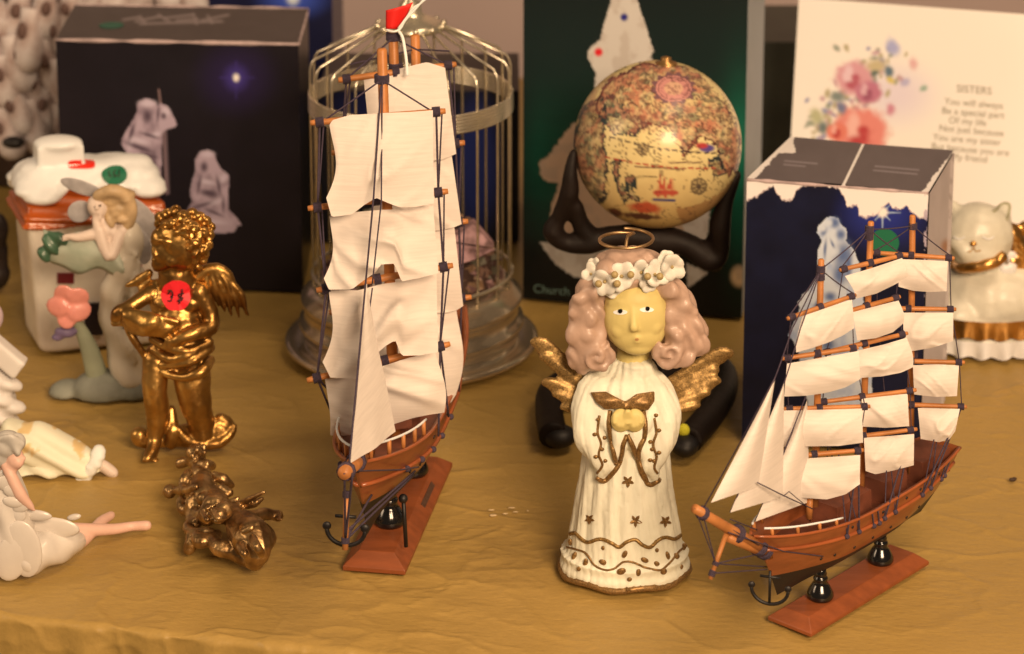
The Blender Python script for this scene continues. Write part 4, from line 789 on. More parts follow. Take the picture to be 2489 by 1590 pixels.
for (cx_, cy_, r0, sg, dz) in ((1452, 868, 36, 1, 74), (1626, 862, 34, -1, 74)):
    hr.tube([at(cx_+sg*(r0*(1-t*.85))*math.cos(t*9.5-1), cy_+(r0*(1-t*.85))*math.sin(t*9.5-1), Ya-(dz+t*14)*s) for t in np.linspace(0, 1, 26)], [s*(11-4*t) for t in np.linspace(0, 1, 26)], 8)
    hr.ell(at(cx_, cy_, Ya-(dz-16)*s), r0*s, 24*s, r0*s)
for i in range(0):
    a = rg.uniform(-.9, .9); x = 1532+88*math.sin(a); y = 640+rg.uniform(-45, 30); chain(Ya, s, [(x-12, y-8, 60*math.cos(a), 9), (x, y+rg.uniform(-6, 6), 72*math.cos(a), 12), (x+14, y+10, 58*math.cos(a), 9)], hr, 6)
nzh = lambda co, nr: .0008*np.sin(co[:, 0]*560+co[:, 1]*450+2.6*np.sin(co[:, 2]*190+co[:, 0]*60)+5*fbm(co[:, 0]*40, co[:, 2]*40, 7))*sm(-.2, .4, 1-np.abs(nr[:, 2]))+.0009*(fbm(co[:, 0]*90+co[:, 1]*60, co[:, 2]*70, 5)-.5)
hair_m = mat('pearly_pink_hair', ob(196, 148, 110), .45, var=.16, vscale=110, coat=.15, bump=.2, bscale=350)
hair = hr.organic('hair', hair_m, ang, .0010, 3, nzh); HB = bvh(hair)
# floral wreath
fm = mat('cream_petals', ob(238, 210, 168), .6, var=.2, vscale=150, bump=.2, bscale=400); ctr_m = mat('flower_eye', ob(176, 138, 78), .5)
for i, (x, y, rr, dz) in enumerate(((1438, 668, 28, 58), (1472, 682, 34, 92), (1512, 672, 36, 104), (1556, 662, 34, 108), (1590, 668, 34, 98), (1632, 648, 34, 66), (1446, 645, 22, 48), (1620, 628, 24, 56), (1486, 700, 24, 98), (1574, 690, 24, 104))):
    c = hit(HB, x, y, .0004, at(x, y, Ya-dz*s))[0]; f_ = MB(); nn = (c-at(1530, 680, Ya+20*s)).normalized(); nn = (nn+Vector((.5*math.sin(i*5), -1.1, .5*math.cos(i*3)))).normalized(); rt = nn.to_track_quat('Z', 'Y').to_matrix()
    for j in range(4+i % 3):
        a = j*2*math.pi/(4+i % 3)+i*1.7+.3*math.sin(j*7+i); p = c+rt @ Vector((math.cos(a), math.sin(a), .25))*rr*s*.55
        f_.ell(p, rr*s*(.50+.14*math.sin(i*3+j*2)), rr*s*.50, rr*s*.24, rt @ Matrix.Rotation(a, 3, 'Z') @ Matrix.Rotation(-.45, 3, 'Y'), 12, 8)
    o = f_.organic('wreath_flower', fm, ang, .0007, 2); MB().ell(c+nn*rr*s*.12, rr*s*.13, nu=10, nv=6).build('flower_center', ctr_m, o)
for x, y in ((1455, 690), (1494, 668), (1533, 668), (1574, 672), (1604, 672), (1500, 690)): MB().ell(at(x, y, Ya-112*s), 9*s, nu=10, nv=6).build('wreath_bead', ctr_m, ang)
# wire halo
hy = Ya-10*s; hc = (1523, 582); pts = [at(hc[0]+65*math.cos(t)*(1-.02*(t-.5)), hc[1]-26*math.sin(t)+(-8 if t > 6.6 else 0)*0, hy-60*s*-math.sin(t)) for t in np.linspace(.55, 7.2, 60)]
pts = []
for t in np.linspace(1.25, 1.25+2*math.pi*1.06, 64):
    rr = 1-.05*(t-1.25)/6; pts.append(at(1523, 588-12*(t-1.25)/6.6, Ya)+Vector((66*s*rr*math.cos(t), 66*s*rr*math.sin(t), 0)))
pts = [at(1523, 625, Ya), at(1522, 600, Ya+6*s), at(1526, 574, Ya+34*s)]+pts
MB().tube(spline(pts, 2), .00085, 8).build('halo', mat('brass_wire', (.46, .31, .16), .4, .95), ang)
# wings behind
wm = M['glit']
for sg, x0, fe in ((-1, 1430, [(1312, 832, 1420, 930, 34), (1330, 868, 1425, 950, 26), (1336, 930, 1425, 975, 30), (1356, 958, 1430, 990, 22), (1372, 990, 1440, 1000, 18)]), (1, 1640, [(1758, 858, 1640, 930, 36), (1730, 900, 1640, 960, 28), (1734, 925, 1640, 975, 28), (1712, 955, 1640, 985, 22), (1692, 985, 1635, 1000, 18)])):
    wg = MB()
    for i, (ax, ay, bx, by, rr) in enumerate(fe):
        L = math.hypot(bx-ax, by-ay); rt = Matrix.Rotation(math.atan2(by-ay, bx-ax)*1, 3, 'Y')
        for t in np.linspace(0, 1, 8): wg.ell(at(ax+(bx-ax)*t, ay+(by-ay)*t, Ya+(30-i*9-10*t)*s), rr*s*.80, 10*s, rr*s*(.62 if t > .05 else .5), None, 12, 8)
    wg.organic('wing', wm, ang, .0010, 3, lambda co, nr: .0010*(fbm(co[:, 0]*150, co[:, 2]*150, 2)-.5))
# ---------------------------------------------------------------- globe on its dark carved stand
Yg2 = 1.435; sg_ = scl(Yg2); gc = at(1598, 350, Yg2); Rg = 199*sg_*.985
bs_c = gz(1555, 985); std = thing('globe_stand', (bs_c.x, bs_c.y, 0), 'dark carved wooden stand cradling the antique globe', 'stand')
wd = mat('dark_carved_wood', (.011, .006, .0045), .6, var=.45, vscale=40, spec=.25, bump=.3, bscale=120)
m = MB(); Yc = gc.y
for L in ([(1394, 372, 48, 11), (1386, 420, 55, 17), (1384, 470, 50, 24), (1358, 530, 34, 19), (1345, 562, 28, 27), (1375, 590, 25, 22), (1430, 588, 20, 30), (1500, 574, 15, 26), (1590, 582, 10, 40), (1665, 592, 15, 28), (1725, 628, 30, 32), (1750, 612, 35, 22), (1750, 550, 45, 27), (1764, 490, 50, 19), (1790, 425, 52, 13)], [(1590, 582, 0, 36), (1590, 560, -60, 30), (1585, 520, -130, 26), (1585, 440, -185, 20)], [(1400, 500, 45, 18), (1412, 545, 30, 22), (1440, 585, 20, 28)], [(1750, 560, 30, 24), (1735, 620, 20, 30), (1740, 645, 20, 18)]): chain(Yc, sg_, L, m, 12)
m.tube(spline([at(1580, 585, Yc), at(1572, 680, Yc-.005), Vector((bs_c.x, bs_c.y, .05)), Vector((bs_c.x, bs_c.y, .012))], 5), [.012]*8+[.011]*8, 12) if False else m.tube([at(1580, 590, Yc), at(1575, 650, Yc), Vector((bs_c.x, bs_c.y, .07)), Vector((bs_c.x, bs_c.y, .02)), Vector((bs_c.x, bs_c.y, .004))], [.010, .009, .010, .014, .022], 14)
ring = []
for x, y in ((1345, 1062), (1335, 1000), (1345, 950), (1420, 915), (1560, 900), (1690, 890), (1752, 900), (1758, 950), (1725, 1010), (1672, 1072)): q = gz(x, y, .009); ring.append(q)
m.tube(spline(ring, 5), .0088, 12); m.tube([Vector((bs_c.x, bs_c.y, .012)), ring[2]], .011, 10); m.tube([Vector((bs_c.x, bs_c.y, .012)), ring[6]], .011, 10); m.tube([Vector((bs_c.x, bs_c.y, .012)), ring[4]], .011, 10)
for v in m.v: v.z = max(v.z, .0012)
m.organic('cradle', wd, std, .0016, 4)
for x, y, rx, ry in ((1360, 1060, 46, 26), (1664, 1082, 38, 28)):
    q = gz(x, y, .0075); MB().ell(q, rx*.22*.001, .010, .0065).build('foot', M['blackmatt'], std)
MB().ell(gz(1662, 1046, .016), .0035, .003, .004).build('felt_dot', mat('yellow_felt', ob(220, 195, 40), .8), std)
glb = thing('globe', gc, 'antique-style map globe with sea monsters and compass roses', 'globe')
g = MB(); g.ell(gc, Rg, nu=260, nv=170)
V = np.array([p-gc for p in g.v])/Rg; vd = np.array((gc-C0).normalized()); ux = np.array((1., 0, 0)); ux = ux-vd*ux.dot(vd); ux /= np.linalg.norm(ux); uy = np.cross(ux, vd); uy = uy if uy[2] > 0 else -uy
X = V@ux*199; Yv = -(V@uy)*199; F_ = V@vd
px, py = 1598+X, 350+Yv; bk = F_ > .25; px = np.where(bk, px+700, px)
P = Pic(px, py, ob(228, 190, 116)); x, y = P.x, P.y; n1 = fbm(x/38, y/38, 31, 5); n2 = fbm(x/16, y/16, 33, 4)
P.mix(np.clip((y-380)/220, 0, .8)*.7, ob(196, 128, 45)); P.mix((n2-.4)*.5, ob(190, 140, 75)); P.mix(sm(1480, 1400, x)*.7, ob(150, 108, 66))  # shading painted into the map: darker orange towards the bottom, browner at left
Lk = ob(168, 88, 62); Gy = ob(100, 100, 74); Br = ob(78, 46, 36); Gn = ob(60, 74, 62)
land = [((1455, 250), (1480, 205), (1560, 165), (1640, 160), (1700, 190), (1760, 260), (1790, 330), (1790, 400), (1760, 420), (1740, 380), (1735, 350), (1690, 330), (1680, 350), (1655, 380), (1650, 350), (1620, 310), (1560, 300), (1530, 290), (1490, 280), (1465, 300)), ((1470, 245), (1500, 240), (1525, 275), (1560, 290), (1570, 310), (1545, 325), (1500, 330), (1480, 300)), ((1400, 340), (1420, 270), (1455, 250), (1470, 300), (1480, 400), (1475, 470), (1450, 500), (1420, 460), (1400, 400)), ((1715, 385), (1745, 380), (1755, 415), (1730, 425)), ((1495, 385), (1515, 390), (1505, 430), (1530, 470), (1520, 485), (1500, 440)), ((1525, 425), (1545, 420), (1540, 450), (1555, 480), (1535, 475))]
cols = (Lk, Gy, ob(140, 98, 66), Br, Gn, Gn)
for i, (pl, cl) in enumerate(zip(land, cols)):
    a = P.inside(pl, 11, 40+i); b = P.inside([(q[0]+3.4, q[1]+3) for q in pl], 11, 40+i); c = P.inside([(q[0]-3.4, q[1]-3) for q in pl], 11, 40+i)
    P.mix(a*np.clip(.35+1.5*(n2-.35), .1, .95), cl); P.mix(a*sm(.48, .56, fbm(x/11, y/9, 52+i))*.65, ob(86, 96, 66)); P.mix(a*sm(.50, .56, fbm(x/9, y/12, 57+i))*.45, ob(224, 182, 120)); P.mix(a*sm(.53, .57, fbm(x/6, y/7, 47+i))*.25, ob(130, 58, 42)); P.mix(((a+b+c > 0)*(a*b*c == 0))*1.0, ob(44, 52, 46) if i != 0 else ob(84, 40, 32)); P.mix(a*(n2 > .52)*.45, ob(206, 122, 80)); P.mix(a*sm(.5, .6, fbm(x/7, y/7, 60+i))*.6, Br)
P.mix(((n1 > .60)*(y < 330)*(x > 1440))*.3, ob(172, 88, 62)); P.mix(((np.abs(n1-.5) < .012)*(y < 420))*.8, Br)
cdx, cdy = (x-1636)/48, (y-222)/36; rr = np.hypot(cdx, cdy); a_ = np.arctan2(cdy, cdx); P.mix((rr < 1.02+.10*np.sin(a_*13))*1., ob(120, 78, 70)); P.mix((rr < .86)*1., ob(205, 130, 105)); P.mix(((rr > .70)*(rr < .76))*.7, ob(120, 70, 60)); P.mix((rr < .45)*.8, ob(215, 160, 110)); P.mix(((rr < .8)*sm(.5, .6, fbm(x/6, y/5, 71)))*.6, ob(130, 75, 65))
for (x0, y0, x1, y1, cr) in ((1490, 335, 1760, 372, (60, 45, 40)), (1480, 380, 1740, 405, (175, 60, 40))):
    for j in range(15):
        t0 = j/15; t1 = t0+.5/15; b_ = lambda t: 10*math.sin(math.pi*t); P.seg(x0+(x1-x0)*t0, y0+(y1-y0)*t0+b_(t0), x0+(x1-x0)*t1, y0+(y1-y0)*t1+b_(t1), 2, 2, ob(*cr), 1.)
for (cx_, cy_, R_) in ((1564, 363, 15), (1693, 447, 20), (1452, 287, 10)):
    rr = np.hypot(x-cx_, y-cy_)/R_; a_ = np.arctan2(y-cy_, x-cx_); P.mix((rr < 1)*.85, ob(95, 72, 48)); P.mix(((rr < .8)*(np.cos(a_*8) > .3))*.7, ob(200, 160, 95)); P.mix((rr < .3)*.8, ob(80, 60, 45))
for q in ((1600, 470, 1604, 420, 3, 1), (1616, 470, 1612, 425, 4, 1), (1632, 468, 1634, 432, 3, 1), (1594, 462, 1640, 462, 6, 5), (1608, 450, 1600, 435, 5, 2), (1624, 450, 1630, 430, 5, 2)): P.seg(*q, ob(190, 75, 50), 2)
P.seg(1588, 478, 1636, 480, 3, 3, ob(60, 60, 95), 2); P.ell(1712, 360, 18, 9, ob(90, 70, 110), .3); P.ell(1700, 354, 14, 7, ob(180, 60, 50), .3); P.ell(1570, 497, 34, 13, ob(190, 80, 45), .3, .1, .4); P.ell(1500, 510, 18, 10, ob(110, 60, 35), .3, .3, .4); P.ell(1560, 518, 40, 7, ob(95, 55, 35), .4, .1, .5)
for q in range(16): P.seg(1548+q*7, 402+q*.4, 1551+q*7, 402+q*.4, 2, 2, ob(120, 85, 55), 1.5)
for q in range(10): P.seg(1528+q*7, 425, 1532+q*7, 425.5, 1.6, 1.6, ob(120, 95, 55), 1.5); P.seg(1625+q*7, 392, 1629+q*7, 393, 1.8, 1.8, ob(110, 75, 50), 1.5)
P.mix((P.inside([(1640, 500), (1720, 480), (1790, 420), (1790, 520), (1660, 560)], 9, 81))*.55, ob(150, 80, 40)); P.mix(((np.abs(fbm(x/30, y/30, 91)-.5) < .012))*.55, Br)
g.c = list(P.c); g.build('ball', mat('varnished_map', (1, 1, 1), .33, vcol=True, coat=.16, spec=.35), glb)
MB().lathe([(.0005, -.003), (.0075, -.002), (.0065, .0005), (.003, .0015), (.0032, .0035), (.0005, .0045)], at(1619, 154, Yc), 20).build('finial', mat('finial_brass', (.5, .3, .12), .35, .9), glb)
# ---------------------------------------------------------------- wire birdcage
c0 = gz(1001, 838); Yb = c0.y; sb = scl(Yb); cage = thing('birdcage', (c0.x, c0.y, 0), 'round wire birdcage with a conical top behind the left ship', 'birdcage')
wire = mat('champagne_wire', (.80, .74, .60), .26, .85, var=.2, vscale=60); tin = mat('silvered_plastic', (.78, .66, .50), .2, .82, var=.3, vscale=30, coat=.2)
ZZ = lambda y: at(1003, y, Yb).z
zt = [ZZ(790), ZZ(745), ZZ(238), ZZ(166)]; R1 = 233*sb; RP = 300*sb; N_ = 20
pl = MB(); pl.lathe([(.001, .0005), (RP*.93, .0005), (RP, .004), (RP, .0065), (RP*.96, .0075), (RP*.86, .005), (RP*.84, .005), (RP*.86, .015), (RP*.885, .0165), (RP*.885, .020), (RP*.85, .0215), (RP*.84, .030), (RP*.87, .032), (RP*.87, .036), (RP*.80, .041), (R1*1.0, .044), (R1*.9, .044), (.001, .040)], c0, 72); pl.build('base', tin, cage)
top_z = at(1008, 52, Yb).z; zsh = at(1003, 150, Yb).z; Rc = 78*sb
ax = Vector((c0.x+.0008, Yb, 0))
for i in range(N_):
    a = 2*math.pi*(i+.35)/N_; d_ = Vector((math.cos(a), math.sin(a), 0))
    MB().tube([ax+d_*R1+Vector((0, 0, .043)), ax+d_*R1+Vector((0, 0, zsh-.004)), ax+d_*R1*.985+Vector((0, 0, zsh)), ax+d_*R1*.955+Vector((0, 0, zsh+.003)), ax+d_*Rc*.9+Vector((0, 0, top_z-.003))], .00085, 6).build('bar', wire, cage)
for k_ in range(6): MB().tube([ax+Vector((R1*1.012*math.cos(t), R1*1.012*math.sin(t), ZZ(222)-.0021*k_)) for t in np.linspace(0, 2*math.pi, 73)], .0010, 6).build('hoop', wire, cage)
MB().tube([ax+Vector((R1*1.01*math.cos(t), R1*1.01*math.sin(t), .052)) for t in np.linspace(0, 2*math.pi, 73)], .0012, 6).build('hoop', wire, cage)
cp_ = MB(); cp_.lathe([(Rc, top_z-.005), (Rc*1.02, top_z-.003), (Rc*.9, top_z), (Rc*.55, top_z+.003), (Rc*.35, top_z+.006), (Rc*.33, top_z+.012), (Rc*.16, top_z+.015), (Rc*.14, top_z+.02), (.0005, top_z+.022)], ax, 40); cp_.build('cap', wire, cage)
for i in range(12): a = i*math.pi/6+.2; MB().ell(ax+Vector((Rc*math.cos(a), Rc*math.sin(a), top_z-.002)), .0022, nu=10, nv=6).build('cap_bead', wire, cage)
MB().tube([ax+Vector((.008*math.cos(t), 0, top_z+.028+.008*math.sin(t))) for t in np.linspace(0, 2*math.pi, 25)], .0011, 6).build('hanging_ring', wire, cage)
# dried potpourri heaped inside, and a dusty pink card house on it
pp = MB(); rg = random.Random(4); cc_ = [ob(105, 70, 48), ob(80, 50, 38), ob(135, 95, 60), ob(88, 74, 50), ob(150, 105, 90)]
for i in range(700):
    q = rg.random()**.5*R1*.88; a = rg.random()*6.283; hgt = .045+.048*(1-(q/(R1*.95))**3)*rg.uniform(.3, 1)
    c_ = ax+Vector((q*math.cos(a), q*math.sin(a), hgt)); rt = Matrix.Rotation(rg.random()*3, 3, 'X') @ Matrix.Rotation(rg.random()*3, 3, 'Z'); sz = rg.uniform(.0025, .0055)
    pp.add([c_+rt @ Vector(v)*sz for v in ((-1, -.5, 0), (0, -.7, .3), (1, -.3, 0), (.8, .5, .2), (0, .7, -.2), (-.9, .4, .25))], [(0, 1, 4, 5), (1, 2, 3, 4)], cc_[rg.randrange(5)])
pp.lathe([(.001, .04), (R1*.85, .042), (R1*.8, .062), (R1*.5, .075), (.001, .08)], ax, 30, c=ob(70, 45, 32))
o = pp.build('potpourri', M['matte'], None, False, org=ax+Vector((0, 0, .044))); tag(o, 'brown dried potpourri heaped inside the birdcage', 'potpourri'); o['kind'] = 'stuff'
pc = MB(); Yp_ = Yb-.035; a3 = [at(1095, 590, Yp_), at(1203, 606, Yp_), at(1150, 632, Yp_-.012), at(1090, 650, Yp_-.012)]; pc.prism(a3, Vector((0, .004, -.002))); 
pc.prism([at(1092, 586, Yp_), at(1150, 545, Yp_+.01), at(1200, 602, Yp_)], Vector((0, .012, 0)))
o = pc.build('pink_ornament', mat('dusty_pink', ob(170, 120, 105), .7, var=.35, vscale=150, col2=ob(96, 62, 52)), None, False, org=at(1140, 610, Yp_)); tag(o, 'dusty pink ornament lying on the potpourri in the birdcage', 'ornament')
# ---------------------------------------------------------------- porcelain cat
c0 = gz(2400, 872); Yk = c0.y+.035; sk = scl(Yk); ct = thing('cat_figurine', (c0.x, Yk, 0), 'white porcelain cat with gold collar and gilt ruffle', 'cat figurine')
m = MB(); blobs(Yk, sk, [(2410, 730, 0, 150, 110, 120), (2400, 800, 0, 168, 62, 135), (2330, 770, 60, 70, 55, 60), (2440, 735, 50, 90, 75, 70), (2460, 700, 30, 95, 60, 60), (2378, 575, 40, 84, 78, 70), (2378, 608, 55, 68, 44, 60), (2350, 612, 92, 26, 18, 18), (2390, 612, 92, 26, 18, 18), (2330, 590, 80, 24, 20, 20)], m)
for L in ([(2340, 540, 30, 34), (2318, 505, 22, 16), (2308, 485, 18, 6)], [(2425, 545, 30, 34), (2438, 515, 22, 20), (2450, 496, 18, 7)], [(2500, 790, 60, 40), (2440, 780, 82, 34), (2385, 790, 95, 26)], [(2300, 790, 70, 40), (2340, 800, 95, 30)]): chain(Yk, sk, L, m)
for v in m.v: v.z = max(v.z, .004)
body = m.organic('body', mat('cream_bisque', ob(228, 202, 158), .42, var=.16, vscale=70, bump=.25, bscale=220, coat=.1), ct, .0018, 4, lambda co, nr: .0016*(fbm(co[:, 0]*90, co[:, 2]*90, 9)-.5)); KB = bvh(body)
for (z0, z1, r0, am, mm_, nm) in ((.001, .012, 1.04, .05, M['porcelain'], 'ruffle'), (.0135, .0255, 1.03, .022, M['goldtrim'], 'gilt_ruffle')):
    b_ = MB(); n_ = 160; b_.grid([[Vector((c0.x+(172*sk*r0+am*.05*math.sin(22*q+1)*(1.2-j*.2))*math.cos(q)+.003, Yk+(140*sk*r0+am*.05*math.sin(22*q+1)*(1.2-j*.2))*math.sin(q), z0+(z1-z0)*j/5+(.0012*math.sin(22*q) if j == 0 else 0)+.0008)) for q in np.linspace(0, 2*math.pi, n_)] for j in range(6)]); b_.build(nm, mm_, ct)
strip_on(KB, [(2308, 640), (2340, 648), (2380, 646), (2420, 636), (2436, 622)], .0042, 40, .0005).build('collar', M['goldtrim'], ct)
nm_ = hit(KB, 2366, 592, .0006, at(2366, 592, Yk-.03))[0]; MB().ell(nm_, .0022, .0016, .0018).build('nose', M['goldtrim'], ct)
strip_on(KB, spline([(2352, 612, 0), (2360, 611, 0), (2366, 602, 0), (2372, 611, 0), (2384, 609, 0)], 4), .0005, 24, .0001).build('mouth_line', mat('gilt_line', ob(170, 120, 60), .4, .5), ct)
for x in (2331, 2402): strip_on(KB, spline([(x-14, 576, 0), (x, 582, 0), (x+14, 576, 0)], 4), .0006, 16, .0001).build('closed_eye', M['porcelain'], ct)
strip_on(KB, spline([(2414, 516, 0), (2436, 497, 0), (2452, 497, 0), (2452, 515, 0), (2446, 535, 0)], 5), .0011, 30, .0002).build('ear_rim', mat('olive_line', ob(170, 150, 105), .5), ct)
fl = MB(); fcx = hit(KB, 2440, 642, .002, at(2440, 642, Yk-.03))[0]
for j in range(7):
    a = j*.9; q = .45 if j > 4 else .62; p = fcx+Vector((math.cos(a)*22*sk*q*1.5, -.003 if j > 4 else 0, math.sin(a)*22*sk*q*1.5)); fl.ell(p, 15*sk, 7*sk, 15*sk)
fl.organic('rose', M['porcelain'], ct, .0011, 2)
bw = MB(); blobs(Yk, sk, [(2462, 570, 40, 26, 30, 20), (2478, 600, 40, 24, 34, 18), (2470, 630, 45, 20, 20, 16), (2492, 640, 42, 22, 30, 16), (2485, 555, 38, 20, 16, 14)], bw); bw.organic('bow', M['goldtrim'], ct, .0012, 2, lambda co, nr: .0012*np.sin(co[:, 0]*420+co[:, 2]*300))
# ---------------------------------------------------------------- snow-roofed ceramic house
FL = gz(84, 868); BLg = gz(44, 800); FRg = gz(404, 838); FL.z = BLg.z = FRg.z = 0; BRg = BLg+FRg-FL
zE = at(74, 548, FL.y).z; cH = (FL+BRg)/2; hs = thing('ceramic_house', (cH.x, cH.y, 0), 'white ceramic house jar with a snowy red-brown roof', 'house ornament')
eX = (FRg-FL).normalized(); eY = (BLg-FL).normalized(); LX = (FRg-FL).length; LY = (BLg-FL).length
def Hh(u, v, z): return FL+eX*(u*LX)+eY*(v*LY)+Vector((0, 0, z))
sh = scl(FL.y)
m = MB(); n_ = 9
for i in range(2):
    pass
tpr = lambda z: .035*(1-z/zE)
lv = [0, .004, zE*.3, zE*.7, zE]
rings = []
for z in lv:
    t = .05*(1 - z/zE)+(.02 if z == 0 else 0); pts = []
    for (cu, cv, a0) in ((.09+t, .12+t*.6, 180), (.91-t*.4, .12+t*.6, 270), (.91-t*.4, .88, 0), (.09+t, .88, 90)):
        for k_ in range(5): a = math.radians(a0+k_*22.5); pts.append(Hh(cu+.09*math.cos(a), cv+.12*math.sin(a), z+.0008))
    rings.append(pts)
m.add([p for r_ in rings for p in r_], [(j*20+i, j*20+(i+1) % 20, (j+1)*20+(i+1) % 20, (j+1)*20+i) for j in range(4) for i in range(20)]+[tuple(range(20))[::-1], tuple(range(80, 100))])
m.organic('wall', mat('house_glaze', ob(250, 220, 176), .28, coat=.4, vscale=14, col2=ob(206, 172, 138)), hs, .0017, 5, lambda co, nr: .0011*(fbm(co[:, 0]*70+co[:, 1]*50, co[:, 2]*60, 3)-.5)); 
rf = MB(); ov = .05; zR = at(150, 386, FL.y+LY*.4).z-.004; rf.hexa([Hh(-ov, -ov*1.2, zE-.003), Hh(1+ov, -ov*1.2, zE-.003), Hh(1+ov, 1+ov, zE-.003), Hh(-ov, 1+ov, zE-.003)], [Hh(-ov*.6, -ov*.6, zE+.006), Hh(1+ov*.6, -ov*.6, zE+.006), Hh(1+ov*.6, 1+ov*.6, zE+.006), Hh(-ov*.6, 1+ov*.6, zE+.006)])
rf.hexa([Hh(-ov*.6, -ov*.6, zE+.005), Hh(1+ov*.6, -ov*.6, zE+.005), Hh(1+ov*.6, 1+ov*.6, zE+.005), Hh(-ov*.6, 1+ov*.6, zE+.005)], [Hh(.12, .40, zR-.012), Hh(.88, .40, zR-.012), Hh(.88, .66, zR-.012), Hh(.12, .66, zR-.012)])
rf.organic('roof', mat('brick_red_glaze', ob(196, 84, 24), .24, coat=.5, var=.25, vscale=40), hs, .0014, 3, lambda co, nr: .0011*np.sin((co[:, 2])*1150+co[:, 0]*120)*(np.abs(nr[:, 2]) < .95))
sn = MB(); zz = lambda u, v: None
for i in range(190):
    u = random.uniform(.06, .95); v = random.uniform(.12, .9)
    low = float(np.interp(u, [0, .1, .17, .25, .5, .7, .8, .9, 1], [.10, .03, .12, .34, .24, .26, .10, .08, .10])); 
    if v < low: continue
    k_ = min(1, max(0, (v-0)/.42)) if v < .42 else 1-max(0, (v-.62)/.4); zu = min(1, max(0, u/.13), max(0, (1-u)/.13)); z = zE+.006+(zR-zE-.010)*min(k_, .25+.75*zu)
    sn.ell(Hh(u, v, z), .012, .011, .0048, None, 10, 8)
ch = [Hh(.12, .28, zR-.016), Hh(.47, .28, zR-.016), Hh(.47, .60, zR-.016), Hh(.12, .60, zR-.016)]; cz = at(185, 344, Hh(.3, .36, 0).y).z-zR
sn.hexa(ch, [p+Vector((0, 0, cz+.014)) for p in ch]); c_ = (ch[0]+ch[2])/2; sn.ell(c_+Vector((0, 0, cz+.014)), .0165, .012, .0045)
snow = sn.organic('snow', mat('snow_glaze', ob(244, 222, 194), .45, coat=.15, bump=.15, bscale=200), hs, .0014, 7); NB = bvh(snow)
def patch(b, cx_, cy_, rx, ry, name, m_, par, shape=None, lift=.0004, label=None):
    return decal(b, cx_, cy_, rx, ry, 28, lift, shape).build(name, m_, par, False, label)
sq = lambda q: 1/max((abs(math.cos(q))**4+abs(math.sin(q))**4)**.25, .01)
patch(NB, 198, 400, 33, 11, 'chimney_bricks', mat('bright_red_glaze', (.75, .03, .015), .3, coat=.4), hs, sq)
gs = patch(NB, 278, 427, 31, 22, 'price_sticker', M['green'], hs, None, .0016, 'round green price sticker on the snow')
def ink_on(b, glyphs, par, r=.0004, lift=.0011):
    mb = MB()
    for g_ in glyphs: strip_on(b, g_, r, 14, lift, mb)
    if mb.v: mb.build('handwriting', M['ink'], par)
ink_on(NB, [[(264, 418), (264, 430), (272, 432)], [(282, 418), (276, 424), (284, 430), (277, 434)], [(290, 418), (288, 434)]], gs, .0003, .0024)
wb = None
for (x0, x1, y0, y1, nm, mm_) in ((140, 180, 665, 690, 'window', mat('dark_red_glaze', ob(120, 25, 28), .3)), (206, 250, 738, 815, 'door', mat('dark_brown_glaze', ob(38, 26, 26), .3)), (300, 345, 640, 690, 'window', mat('dark_red_glaze2', ob(120, 25, 28), .3))):
    pn_ = (eX.cross(Vector((0, 0, 1)))); pts = [onplane(x, y, FL-eY*.0012, pn_) for x, y in ((x0, y1), (x1, y1), (x1, y0), (x0, y0))]; MB().prism(pts, -eY*-.006 if False else eY*.006).build(nm, mm_, hs, False)
# ---------------------------------------------------------------- flower fairy leaning on a leaf, on a stone
g0 = gz(232, 958); Yq = g0.y; s = scl(Yq); fa = thing('flower_fairy', (g0.x, Yq, 0), 'fairy figurine leaning on a leaf above a grey stone and pink flower', 'fairy figurine')
skin = ob(230, 190, 150); M['skin'] = mat('painted_skin', skin, .5, var=.06, vscale=90)
m = MB(); blobs(Yq, s, [(165, 955, 0, 46, 32, 44), (250, 945, 10, 75, 46, 60), (320, 950, 0, 60, 42, 52), (240, 965, 30, 60, 28, 30)], m)
for v in m.v: v.z = max(v.z, .0008)
m.organic('stone', mat('grey_green_stone', ob(142, 130, 100), .65, var=.35, vscale=45, bump=.3, bscale=180), fa, .0015, 4, lambda co, nr: .002*(fbm(co[:, 0]*60+co[:, 1]*40, co[:, 2]*70, 3)-.5))
m = MB(); chain(Yq, s, [(318, 560, 12, 28), (306, 620, 16, 40), (290, 680, 14, 36), (272, 730, 8, 30), (280, 800, 2, 32), (302, 860, 2, 38), (312, 920, 0, 44)], m); chain(Yq, s, [(300, 640, 26, 24), (340, 700, 16, 34), (340, 780, 10, 30)], m)
for L in ([(318, 610, 44, 8), (276, 680, 40, 9), (262, 740, 30, 8), (286, 830, 26, 8)], [(330, 620, 46, 8), (300, 690, 44, 9), (284, 760, 34, 9), (310, 860, 34, 8)], [(340, 640, 40, 8), (326, 720, 42, 9), (316, 800, 36, 9), (330, 880, 30, 8)], [(256, 700, 20, 10), (250, 740, 14, 12), (262, 790, 16, 10)]): chain(Yq, s, L, m)
m.organic('gown', mat('grey_white_gown', ob(214, 184, 142), .5, var=.15, vscale=40, coat=.15), fa, .0013, 4, lambda co, nr: .0010*np.sin(co[:, 2]*260+co[:, 0]*220))
m = MB(); blobs(Yq, s, [(238, 502, 30, 25, 27, 25, -.4), (232, 510, 46, 12, 12, 10)], m)
for L in ([(300, 560, 25, 20), (285, 585, 35, 17), (262, 612, 52, 15), (245, 580, 50, 13), (236, 545, 46, 11), (232, 528, 46, 8)], [(262, 560, 30, 18), (225, 570, 46, 14), (190, 577, 52, 11), (172, 575, 54, 8)], [(252, 530, 26, 16), (270, 560, 22, 24), (300, 570, 16, 26)], [(290, 570, 34, 14), (270, 622, 56, 15), (255, 600, 56, 12), (244, 560, 50, 10)]): chain(Yq, s, L, m)
